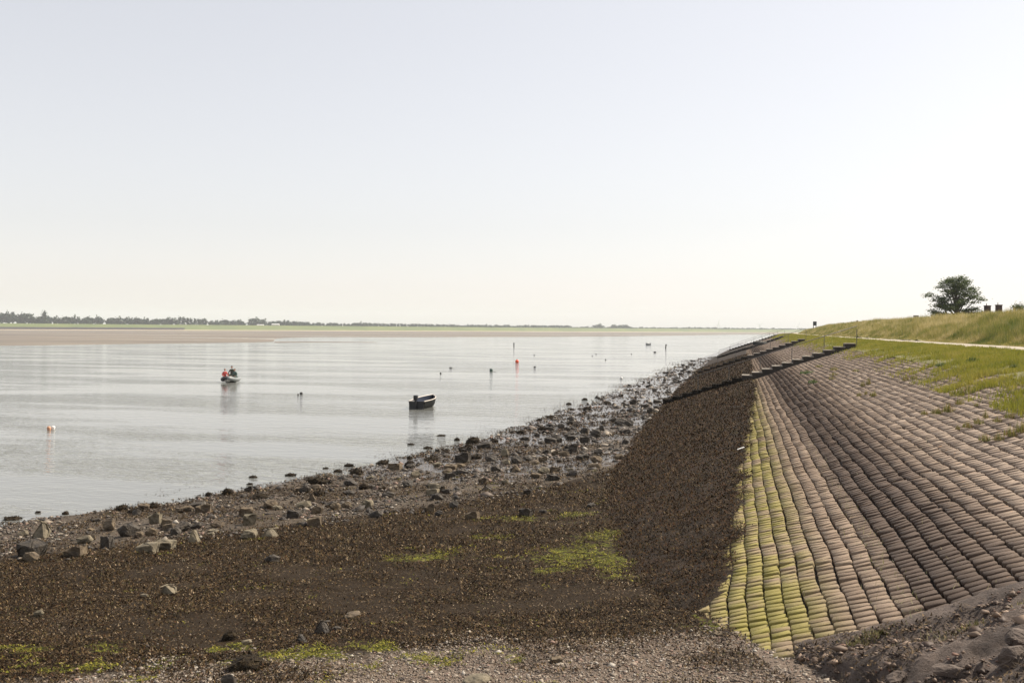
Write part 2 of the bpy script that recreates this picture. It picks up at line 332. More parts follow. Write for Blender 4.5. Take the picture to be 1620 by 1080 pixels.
def beach_z(L, S, fine=True):
    a, b, zt = shore_L(S), toe_L(S), toe_z(S); t = (L - a) / (b - a)
    z = np.where(t < 0, t * (b - a) * 0.09, zt * np.clip(t, 0, 1.15) ** 1.05)
    amp = 0.10 + 0.06 * sstep(0.6, 0.0, t)
    z = z + amp * (fbm(L * 0.7, S * 0.55, 11, 4) - 0.5)
    if fine: z = z + 0.045 * (fbm(L * 4.5, S * 4.5, 12, 3) - 0.5)
    return z
def border_L(S):                                        # upper edge of the rockweed on the slope
    S = np.asarray(S, float)
    b = np.interp(S, [9, 11.9, 12.9, 14.5, 17.6, 22.6, 33, 56, 64, 114, 250], [-0.7, -0.5, -0.42, -0.22, -0.05, 0.08, 0.35, 0.9, 0.95, 1.15, 1.2]) + off(S)
    return b + 0.42 * (fbm(S * 0.9, S * 0 + 3, 21, 3) - 0.5)
def weed_S(L): return np.interp(L, [-30, -20, -15.3, -10.5, -5.6, -4, -3], [8, 13.5, 17, 21.8, 28.4, 33, 60])
def grav_S(L): return 11.5 + 0.32 * np.asarray(L)
ALGAE = [(838, 822, 28, 5), (905, 812, 25, 5), (770, 850, 14, 4), (950, 850, 60, 10), (900, 880, 70, 12), (980, 885, 40, 10), (680, 880, 60, 7), (870, 905, 25, 5), (1090, 982, 14, 7), (300, 1046, 40, 9), (270, 1075, 40, 8), (560, 1030, 50, 8), (640, 1035, 40, 8), (450, 1040, 30, 7), (60, 1062, 55, 10), (170, 1020, 40, 6), (150, 1045, 30, 8), (550, 1055, 14, 6), (20, 1030, 30, 8), (390, 1030, 25, 7), (785, 1023, 12, 3), (1020, 910, 30, 6)]
def ground_hit(px, py, zf):
    d = px_dir(px, py); z = 0.5
    for _ in range(25):
        t = (z - CAM_H) / d[2]; z = 0.5 * z + 0.5 * float(zf(np.array(d[0] * t), np.array(d[1] * t)))
    t = (z - CAM_H) / d[2]; return Vector((d[0] * t, d[1] * t, z))
def algae_mask(L, S):
    r = np.zeros(np.shape(L)); L0, S0 = L, S; L = L0 + 1.6 * (fbm(L0 * .7, S0 * .7, 81, 3) - .5); S = S0 + 1.6 * (fbm(L0 * .7, S0 * .7, 82, 3) - .5)
    for px, py, wx, wy in ALGAE:
        p = ground_hit(px, py, beach_z); q = ground_hit(px, py - wy, beach_z); D = depth_of(p.x, p.y)
        sx = wx * D / F_PX; sy = max(0.15, abs(q.y - p.y))
        u = (L - p.x) * math.cos(YAW) + (S - p.y) * math.sin(YAW); v = -(L - p.x) * math.sin(YAW) + (S - p.y) * math.cos(YAW)
        r = np.maximum(r, np.exp(-0.45 * ((u / sx) ** 2 + (v / sy) ** 2)))
    return r

# ------------------------------------------------------------------ large structure
def quad_sheet(name, x0, x1, y0, y1, z, m):
    return link(name, np_mesh(name, [(x0, y0, z), (x1, y0, z), (x1, y1, z), (x0, y1, z)], [(0, 1, 2, 3)], m), kind='structure')
quad_sheet('ground', -9000, 9000, -60, 12000, -3.0, M['soil'])
quad_sheet('water', -9000, 9000, -50, 11900, 0.0, M['water'])

S_arr = np.concatenate([np.exp(np.arange(math.log(4.5), math.log(300), 0.0062)), np.linspace(302, 420, 30)])
L_arr = np.concatenate([np.arange(-34, -22, 0.35), np.arange(-22, 4.0, 0.10)])
LL, SS = np.meshgrid(L_arr, S_arr)
LLs = LL + off(SS)
bz = beach_z(LLs, SS)
hid = sstep(0.25, 0.9, LLs - toe_L(SS)); bz = bz - hid * 0.8 * sstep(10.2, 11.5, SS)
tt = (LLs - shore_L(SS)) / (toe_L(SS) - shore_L(SS))
weedm = sstep(2.5, -2.5, SS - weed_S(LLs)) * sstep(-0.5, 0.8, SS - grav_S(LLs))
weedm = np.maximum(weedm, (tt > 0) * (0.30 + 0.5 * (fbm(LLs * .5, SS * .5, 14, 3) - .45)))
gravm = sstep(0.9, -1.0, SS - grav_S(LLs))
wetm = (fbm(LLs * .35, SS * .25, 15, 3) - .5) * .9 * sstep(20, 28, SS) + np.clip(sstep(-1, 6, SS - weed_S(LLs)) * sstep(21, 36, SS) * 0.70 + 0.5 * sstep(0.12, -0.02, tt), 0, 1) * (0.55 + 0.6 * sstep(24, 55, SS))
link('beach', grid_mesh('beach', LLs, SS, bz, M['beach'], dict(weed=weedm, gravel=gravm, algae=algae_mask(LLs, SS), wet=wetm)), kind='structure')

# dike: soil under the paving, rockweed layer, berm, path, bank
Sd = np.concatenate([np.arange(3, 40, 0.4), np.arange(40, 120, 1.0), np.arange(120, 900, 4.0)])
def strip(name, l0, l1, n, m, dz=0.0, S=Sd, rough=0.0):
    l, s = np.meshgrid(np.linspace(l0, l1, n), S); L = l + off(s)
    z = dike_z(L, s) + dz
    if rough: z = z + rough * (fbm(L * 0.5, s * 0.35, 31, 3) - 0.5)
    return link(name, grid_mesh(name, L, s, z, m), kind='structure')
slope_obj = strip('dike_slope', -8.0, 8.0, 50, M['soil'], -0.085)
strip('grass_berm', 6.9, 10.65, 24, M['turf'], 0.015, rough=0.10)
strip('path', 10.6, 13.2, 8, M['path'], 0.03)
strip('dike_bank', 13.15, 46, 90, M['meadow'], 0.0, rough=0.40)
l, s = np.meshgrid(np.array([45.5, 900.0]), np.array([-40.0, 900.0])); grid = grid_mesh('polder_field', l, s, l * 0 + 1.6, M['farturf']); link('polder_field', grid, kind='structure')

Sw = np.exp(np.arange(math.log(8.5), math.log(300), 0.006)); lw = np.arange(-6.4, 2.2, 0.09)
l, s = np.meshgrid(lw, Sw); L = l + off(s)
edge = border_L(s) - L + 0.25 * (fbm(L * 3, s * 3, 23, 2) - 0.5)
thick = np.clip(edge / 0.25, -1.2, 1) * 0.075 * sstep(8.8, 10.5, s + 0.0)
thick = np.where((s < 11.2), -0.15, thick)
z = slope_z(L, s) + thick + (0.09 * (fbm(L * 1.6, s * 1.6, 24, 4) - 0.5) + 0.05 * (fbm(L * 7, s * 7, 25, 2) - 0.5)) * (thick > 0)
link('rockweed_slope', grid_mesh('rockweed_slope', L, s, z, M['weed']), kind='structure')

# near end of the paving: sandy soil washed over it
sm = np.arange(3.0, 11.6, 0.045); lm = np.arange(-2.2, 9.5, 0.045)
l, s = np.meshgrid(lm, sm)
end = 10.45 + 0.35 * (fbm(l * 0.8, l * 0 + 5, 41, 3) - 0.5)
rise = sstep(0.1, 2.6, end - s) * 0.28
bumps = 0.42 * (fbm(l * 1.1, s * 1.7, 42, 4) - 0.5) + 0.17 * (fbm(l * 3.5, s * 5, 43, 3) - 0.5) + 0.05 * (fbm(l * 14, s * 18, 45, 2) - 0.5)
z = slope_z(l, s) + np.where(end - s > 0, 0.03 + rise + bumps * sstep(0.0, 0.9, end - s), (end - s) * 0.5)
ldge = sstep(0.9, 0.0, l - (-0.1 + 0.4 * (fbm(s * 1.5, s * 0, 44, 3) - 0.5) + 0.35 * (10.5 - s)))
z = z - ldge * 0.6
link('soil_mound', grid_mesh('soil_mound', l, s, z, M['dirt']), kind='structure')
MZ = z.copy()
def mound_z(x, y): return MZ[int(np.clip(np.searchsorted(sm, float(y)), 0, len(sm) - 1)), int(np.clip(np.searchsorted(lm, float(x)), 0, len(lm) - 1))]
# ------------------------------------------------------------------ paving blocks on the slope
def oct_template():
    c = 0.10; r = [(-.5 + c, -.5), (.5 - c, -.5), (.5, -.5 + c * 1.3), (.5, .5 - c * 1.3), (.5 - c, .5), (-.5 + c, .5), (-.5, .5 - c * 1.3), (-.5, -.5 + c * 1.3)]
    V = [(x, y, -1) for x, y in r] + [(x, y, -.11) for x, y in r] + [(x * .96, y * .90, 0) for x, y in r]
    F = []
    for a in (0, 8):
        for k in range(8): F.append((a + k, a + (k + 1) % 8, a + 8 + (k + 1) % 8, a + 8 + k))
    F += [(16, 17, 18, 23), (18, 19, 22, 23), (19, 20, 21, 22)]
    return np.array(V, float), np.array(F)
def box_template():
    r = [(-.5, -.5), (.5, -.5), (.5, .5), (-.5, .5)]
    V = [(x, y, -1) for x, y in r] + [(x, y, -.12) for x, y in r] + [(x * .95, y * .92, 0) for x, y in r]; F = []
    for a in (0, 4):
        for k in range(4): F.append((a + k, a + (k + 1) % 4, a + 4 + (k + 1) % 4, a + 4 + k))
    F.append((8, 9, 10, 11)); return np.array(V, float), np.array(F)
PITCH_L = 0.225
def grass_l(S): return np.interp(S, [10, 22, 31, 47, 60, 145, 250], [8.0, 7.0, 7.0, 6.9, 7.1, 7.3, 7.3])
def make_blocks():
    rows = []
    for i in range(38):
        l = -1.1 + i * PITCH_L
        for s0, s1, p in ((10.0, 36, 0.172), (36, 72, 0.24), (72, 130, 0.5), (130, 235, 1.1)):
            n = int((s1 - s0) / p); st = np.full(n, p) * RNG.uniform(0.94, 1.06, n)
            gap = np.where(RNG.random(n) < 0.05, 0.018, 0.0)
            S = s0 + np.cumsum(st + gap) - (st + gap) / 2 + RNG.uniform(-.04, .04)
            rows.append(np.stack([np.full(n, l), S, st, np.full(n, p)], -1))
    B = np.concatenate(rows); l, S = B[:, 0], B[:, 1]
    l2 = l + 0.07 * (fbm(l * 0.45, S * 0.55, 51, 2) - 0.5) + 0.035 * (vnoise(l * 3.1, S * 1.7, 52) - 0.5)
    endS = 10.45 + 0.35 * (fbm(l * 0.8, l * 0 + 5, 41, 3) - 0.5)
    o_ = off(S); tl = toe_L(S) - o_
    ok = (l2 > border_L(S) - o_ - 0.45) & (l2 < grass_l(S)) & (S > endS - 0.22) & (l2 > tl - 0.3) & (l2 > -0.9)
    ok &= ~((S > 64.9) & (S < 66.3)) | (RNG.random(len(S)) < 2)
    l, S, st, p, l2 = l[ok], S[ok], B[ok, 2], B[ok, 3], l2[ok]
    L = l2 + off(S); n = len(L)
    dz = (slope_z(L + .1, S) - slope_z(L - .1, S)) / .2
    al = np.arctan(dz) - 0.038 + RNG.normal(0, .025, n); yaw = RNG.normal(0, .035, n)
    zz = slope_z(L, S) + 0.03 * (fbm(l * 1.4, S * 0.9, 53, 2) - 0.5) + RNG.normal(0, .0055, n)
    R = np.zeros((n, 3, 3)); ca, sa, cy, sy = np.cos(al), np.sin(al), np.cos(yaw), np.sin(yaw)
    R[:, 0, 0] = ca * cy; R[:, 0, 1] = -ca * sy; R[:, 0, 2] = -sa; R[:, 1, 0] = sy; R[:, 1, 1] = cy; R[:, 2, 0] = sa * cy; R[:, 2, 1] = -sa * sy; R[:, 2, 2] = ca
    ph = -0.060 + RNG.normal(0, .025, n); RX = np.zeros((n, 3, 3)); RX[:, 0, 0] = 1; RX[:, 1, 1] = np.cos(ph); RX[:, 1, 2] = -np.sin(ph); RX[:, 2, 1] = np.sin(ph); RX[:, 2, 2] = np.cos(ph); R = np.einsum('nij,njk->nik', R, RX)
    Sc = np.stack([np.full(n, PITCH_L * 0.98) * RNG.uniform(.97, 1.01, n), st * np.where(p < .3, .905, .97), RNG.uniform(.12, .14, n)], -1)
    P = np.stack([L, S, zz], -1); D = depth_of(L, S)
    vis = (px_of(L, S) < 1660); order = np.argsort(np.where(vis, D, 1e6)); near = order[:300]
    OV, OF = oct_template(); BV, BF = box_template()
    var = []
    for k in range(6):
        j = OV + RNG.normal(0, .03, OV.shape) * np.array([.6, .9, .8]); var.append(np_mesh('block', j, OF, M['block']))
    for i in near:
        o = link('block', var[int(RNG.integers(6))], slope_obj)
        m3 = Matrix(R[i].tolist()).to_4x4(); m3.translation = P[i].tolist(); o.matrix_world = m3 @ Matrix.Diagonal((*Sc[i], 1))
    rest = np.ones(n, bool); rest[near] = False; fine = rest & (p < .2); coarse = rest & (p > .2)
    V1, F1 = scatter(OV, OF, P[fine], R[fine], Sc[fine]); V1 = V1 + RNG.normal(0, .004, V1.shape)
    V2, F2 = scatter(BV, BF, P[coarse], R[coarse], Sc[coarse]); V2 = V2 + RNG.normal(0, .005, V2.shape)
    link('paving_blocks', np_mesh('paving_blocks', np.concatenate([V1, V2]), np.concatenate([F1, F2 + len(V1)]), M['block']), slope_obj, kind='stuff')
make_blocks()

# ------------------------------------------------------------------ rockweed fronds, pebbles, stones (uncountable)
FR_V = np.array([(-.22, 0, 0), (.26, .15, .05), (.02, 1.0, .20)], float); FR_F = np.array([(0, 1, 2)])
PAL = np.array([(.010, .007, .004), (.022, .014, .007), (.040, .026, .012), (.068, .044, .020), (.105, .070, .032), (.040, .019, .008), (.050, .044, .015), (.20, .155, .10)])
PW = np.array([.24, .26, .20, .11, .05, .07, .05, .02])
def plaw(n, a, b, k):
    u = RNG.random(n); e = 1 - k
    return (a ** e + u * (b ** e - a ** e)) ** (1 / e)
def in_view(L, S, m=260): q = px_of(L, S); return (q > -m) & (q < 1620 + m)
def fronds(name, L, S, Z, size, label, pal=PAL, pw=PW, flat=1.0):
    n = len(L); R = rot_mats(RNG.uniform(0, 2 * PI, n), RNG.normal(0.16, .34, n) * flat); sc = size * RNG.uniform(.55, 1.5, n)
    V, F = scatter(FR_V, FR_F, np.stack([L, S, Z], -1), R, sc)
    c = pal[RNG.choice(len(pal), n, p=pw / pw.sum())] * RNG.uniform(.7, 1.3, (n, 1)) * np.array([1.08, .97, .80])
    o = link(name, np_mesh(name, V, F, M['frond'], np.repeat(c, 3, 0)), kind='stuff'); return o
def beach_weed():
    n = 1000000; S = plaw(n, 8.5, 60, 1.75); L = RNG.uniform(-24, 1, n) + off(S)
    w_ = sstep(2.2, -1.5, S - weed_S(L)) * sstep(-1.2, 0.8, S - grav_S(L)) * (L < toe_L(S) + .3) * (L > shore_L(S))
    w_ = np.maximum(w_, 0.55 * sstep(.40, .58, fbm(L * .6, S * .6, 68, 3)) * (L > shore_L(S) - .5) * (L < toe_L(S)))
    w_ *= (0.10 + 1.0 * sstep(.34, .54, .5 * fbm(L * 1.3, S * 1.3, 61, 3) + .5 * fbm(L * .35, S * .5, 64, 3)))
    w_ *= 1 - 0.75 * sstep(.35, .7, algae_mask(L, S))
    k = (RNG.random(n) < w_) & in_view(L, S); L, S = L[k], S[k]
    clump = 0.06 * sstep(.5, .75, fbm(L * 2.2, S * 2.2, 62, 3))
    Z = np.maximum(beach_z(L, S), 0.0) + 0.004 + clump * RNG.random(len(L))
    pal = PAL * np.array([1.05, 1.12, 1.3]); pw = PW.copy(); pw[7] = .05; pw[4] = .08; fronds('beach_rockweed', L, S, Z, 0.042 * np.maximum(0.85, (S / 16) ** .8), 'x', pal, pw)
beach_weed()
def slope_weed():
    n = 620000; S = plaw(n, 11, 130, 1.5); l = RNG.uniform(-6, 1.6, n); L = l + off(S)
    e = border_L(S) - L + 0.10 * RNG.normal(0, 1, n) + .5 * (fbm(L * 2.2, S * 1.6, 87, 3) - .5)
    k = (e > 0) & (L > toe_L(S) - .3) & in_view(L, S) & (RNG.random(n) < 0.62 + sstep(.35, .6, fbm(L * 1.1, S * 1.1, 63, 3))); L, S = L[k], S[k]
    Z = slope_z(L, S) + 0.055 + 0.09 * (fbm(L * 1.6, S * 1.6, 24, 4) - 0.5) + 0.03 * RNG.random(len(L))
    pal = PAL * .92; pal[5] = (.060, .029, .012); pw = PW.copy(); pw[5] = .16; pw[7] = .012
    fronds('slope_rockweed', L, S, Z, 0.040 * np.maximum(0.85, (S / 17) ** .8), 'x', pal, pw)
slope_weed()
OC_V = np.array([(1, 0, 0), (.2, .9, .1), (-.9, .2, -.1), (-.1, -1, .1), (.1, .05, .55), (0, 0, -.5)], float); OC_F = np.array([(0, 1, 4), (1, 2, 4), (2, 3, 4), (3, 0, 4), (1, 0, 5), (2, 1, 5), (3, 2, 5), (0, 3, 5)])
STONE = np.array([(.30, .24, .18), (.42, .35, .27), (.20, .155, .12), (.13, .10, .08), (.50, .45, .38), (.30, .19, .14)])
STONE_G = STONE * .68
def stones(name, L, S, Z, size, pal, pw):
    n = len(L); R = rot_mats(RNG.uniform(0, 2 * PI, n), RNG.normal(0, .35, n))
    sc = np.stack([size * RNG.uniform(.6, 1.3, n), size * RNG.uniform(.5, 1.1, n), size * RNG.uniform(.45, 1.1, n)], -1)
    V, F = scatter(OC_V, OC_F, np.stack([L, S, Z], -1), R, sc); V = V + RNG.normal(0, 1, V.shape) * np.repeat(size, 6)[:, None] * .09
    c = pal[RNG.choice(len(pal), n, p=pw)] * RNG.uniform(.75, 1.25, (n, 1))
    return link(name, np_mesh(name, V, F, M['pebble'], np.repeat(c, 6, 0)), kind='stuff')
def algae_tufts():
    n = 400000; S = plaw(n, 8.5, 34, 1.6); L = RNG.uniform(-14, 1, n)
    w_ = sstep(.28, .75, algae_mask(L, S) * .8 + 1.5 * (fbm(L * 1.7, S * 1.7, 83, 3) - .5)) * sstep(.40, .58, fbm(L * 7, S * 7, 84, 2)) * (L < toe_L(S) + .1)
    k = (RNG.random(n) < w_) & in_view(L, S); L, S = L[k], S[k]
    fronds('green_algae', L, S, beach_z(L, S) + .012 + .02 * RNG.random(len(L)), 0.035 * np.maximum(0.85, (S / 16) ** .8), 'x', np.array([(.05, .058, .010), (.10, .11, .016), (.165, .165, .025), (.24, .23, .05)]), np.array([.25, .35, .28, .12]), flat=.8)
algae_tufts()
def shell_grit():
    n = 200000; S = plaw(n, 8.5, 40, 1.7); L = RNG.uniform(-22, 1, n); w_ = (.25 + .75 * sstep(.45, .6, fbm(L * 1.1, S * 1.1, 91, 3))) * (L > shore_L(S)) * (L < toe_L(S))
    k = (RNG.random(n) < w_) & in_view(L, S); L, S = L[k], S[k]
    fronds('shell_grit', L, S, beach_z(L, S) + .008, 0.021 * np.maximum(0.85, (S / 15) ** .8), 'x', np.array([(.03, .022, .015), (.08, .06, .042), (.16, .125, .09), (.30, .25, .19), (.50, .45, .38)]), np.array([.30, .28, .24, .13, .05]), flat=.7)
shell_grit()
def gravel():
    STONE = STONE_G
    n = 90000; S = plaw(n, 7.0, 16, 1.5); L = RNG.uniform(-9, 1.2, n)
    w_ = sstep(.35, .6, fbm(L * .9, S * .9, 65, 3) + .5 * sstep(1.6, -1.2, S - grav_S(L)) - .25) * sstep(2.4, -0.4, S - grav_S(L)) * (L < toe_L(S) + .5)
    k = (RNG.random(n) < w_) & in_view(L, S); L, S = L[k], S[k]
    stones('gravel', L, S, beach_z(L, S) + .004, RNG.lognormal(0, .45, len(L)) * 0.013, STONE, np.array([.3, .2, .2, .12, .08, .10]))
gravel()
def strip_stones():
    n = 130000; S = plaw(n, 12, 190, 1.8); L = RNG.uniform(-25, 0, n) + off(S)
    w_ = sstep(-2.5, 1.5, S - weed_S(L)) * (L > shore_L(S) - .6) * (L < toe_L(S) + .1) * (0.15 + sstep(.40, .6, fbm(L * .8, S * .8, 66, 3)))
    k = (RNG.random(n) < w_) & in_view(L, S); L, S = L[k], S[k]
    dark = STONE * .55; dark[0] = (.05, .04, .03); dark[3] = (.03, .024, .018)
    stones('shore_stones', L, S, beach_z(L, S) + .012, RNG.lognormal(0, .65, len(L)) * 0.034 * np.maximum(.8, (S / 30) ** .6), dark, np.array([.34, .12, .17, .25, .05, .07]))
strip_stones()
def mound_debris():
    n = 9000; S = RNG.uniform(6.8, 10.3, n); L = RNG.uniform(-.2, 3.6, n); k = in_view(L, S) & (fbm(L * 2, S * 2, 85, 3) > .44); L, S = L[k], S[k]; Z = np.array([mound_z(a, b) for a, b in zip(L, S)])
    stones('mound_rubble', L, S, Z + .002, RNG.lognormal(0, .75, len(L)) * .011, STONE * np.array([.5, .42, .38]), np.array([.34, .10, .22, .22, .04, .08]))
    n = 16000; S = RNG.uniform(6.8, 10.4, n); L = RNG.uniform(-.2, 3.6, n); k = in_view(L, S) & (fbm(L * 1.6, S * 1.6, 86, 3) > .50); L, S = L[k], S[k]; Z = np.array([mound_z(a, b) for a, b in zip(L, S)])
    fronds('mound_litter', L, S, Z + .004, np.full(len(L), .035), 'x', np.array([(.02, .014, .009), (.05, .036, .024), (.10, .075, .05), (.26, .20, .13)]), np.array([.4, .35, .2, .05]))
mound_debris()
def water_scum():                                        # weed tips breaking the surface along the waterline
    n = 16000; S = plaw(n, 18, 180, 1.4); L = shore_L(S) - np.abs(RNG.normal(0, 1.1, n))
    k = (fbm(L * .55, S * .55, 67, 3) > .56) & in_view(L, S); L, S = L[k], S[k]
    fronds('floating_rockweed', L, S, RNG.uniform(.0, .02, len(L)), 0.05 * np.maximum(1, S / 40), 'x', flat=.22)
water_scum()

# ------------------------------------------------------------------ rocks
def hull_mesh(kind, seed, m):
    rg = random.Random(seed); bm = bmesh.new(); P = []
    if kind == 'block':
        t = rg.uniform(-.12, .12)
        for x in (-.5, .5):
            for y in (-.4, .4):
                for zz in (0, 1):
                    q = Vector((x * rg.uniform(.72, 1) + t * zz + rg.uniform(-.08, .08), y * rg.uniform(.7, 1) + rg.uniform(-.06, .06), zz * rg.uniform(.72, 1.05))); c = Vector((0, 0, .5))
                    for d in ((.86, 1, 1), (1, .86, 1), (1, 1, .88)): P.append(c + Vector(((q - c)[i] * d[i] for i in range(3))))
    elif kind == 'wedge':
        for (x, y, zz) in ((-.5, -.4, 0), (.5, -.35, 0), (.45, .4, 0), (-.45, .4, 0), (-.12, -.1, 1), (-.02, .3, .95), (.32, .1, .55)):
            P.append(Vector((x + rg.uniform(-.08, .08), y + rg.uniform(-.08, .08), zz + rg.uniform(-.08, .05))))
        P += [p * .97 + Vector((rg.uniform(-.02, .02), rg.uniform(-.02, .02), .03)) for p in P]
    else:
        n = 16 if kind == 'boulder' else 42
        for _ in range(n):
            d = Vector((rg.gauss(0, 1), rg.gauss(0, 1), rg.gauss(0, 1))).normalized() * rg.uniform(.82, 1.05)
            P.append(Vector((d.x * .5, d.y * .44, .48 + d.z * .52)))
    for p in P: bm.verts.new(p)
    bmesh.ops.convex_hull(bm, input=bm.verts[:]); bmesh.ops.delete(bm, geom=[v for v in bm.verts if not v.link_faces], context='VERTS')
    bmesh.ops.dissolve_limit(bm, angle_limit=.06, verts=bm.verts[:], edges=bm.edges[:])
    bmesh.ops.bevel(bm, geom=bm.edges[:], offset=.025, segments=1, affect='EDGES'); bmesh.ops.triangulate(bm, faces=bm.faces[:])
    bmesh.ops.subdivide_edges(bm, edges=bm.edges[:], cuts=2 if kind in ('block', 'wedge') else 1, smooth=.12 if kind in ('block', 'wedge') else .3)
    bm.normal_update()
    for v in bm.verts:
        q = v.co * 2.3; v.co += v.normal * (.26 * (float(fbm(q.x + q.z * 1.3 + seed, q.y - q.z * .7, 90 + seed, 3)) - .5) + .03 * (rg.random() - .5))
    me = bpy.data.meshes.new('rock'); bm.to_mesh(me); bm.free(); me.materials.append(m); return me
def lump_mesh(seed, m):
    rg = np.random.default_rng(seed); bm = bmesh.new(); bmesh.ops.create_icosphere(bm, subdivisions=3, radius=.5)
    co = np.array([v.co[:] for v in bm.verts]); f = np.array([p.verts[0].index for p in bm.faces])
    F = np.array([[v.index for v in p.verts] for p in bm.faces]); bm.free()
    r = 1 + .55 * (fbm(co[:, 0] * 4 + seed, co[:, 1] * 4 + co[:, 2] * 3, seed, 3) - .5) + rg.normal(0, .05, len(co))
    co = co * r[:, None]; co[:, 2] = np.maximum(co[:, 2] + .35, -.1); n0 = len(co)
    n = 170; i = rg.integers(0, n0, n); P = co[i]; R = rot_mats(rg.uniform(0, 2 * PI, n), rg.normal(.2, .7, n)); V, Fq = scatter(FR_V, FR_F, P, R, rg.uniform(.12, .32, n))
    Ft = Fq + n0
    return np_mesh('weed_lump', np.concatenate([co, V]), np.concatenate([F, Ft]), m)
ROCK = {}
def rock_me(kind, mk, i):
    key = (kind, mk, i % 4)
    if key not in ROCK: ROCK[key] = lump_mesh(5 + i % 4, M['weedlump']) if kind == 'lump' else hull_mesh(kind, {'block': 10, 'wedge': 20, 'boulder': 30, 'round': 40}[kind] + i % 4, M[mk])
    return ROCK[key]
PLACED = []
def put_rock(p, wd, ht, kind, mk, label, group=None, rz=None, i=None, name=None):
    i = len(PLACED) if i is None else i
    o = link(name or ('weed_covered_rock' if kind == 'lump' else 'rock'), rock_me(kind, mk, i))
    o.location = (p.x, p.y, p.z - ht * .24); o.scale = (wd, wd * random.uniform(.75, 1.0), ht * 1.16)
    o.rotation_euler = (random.uniform(-.16, .16), random.uniform(-.18, .18), YAW + (random.uniform(-.5, .5) if rz is None else rz))
    tag(o, label, 'rock', group); PLACED.append((p.x, p.y, wd)); return o
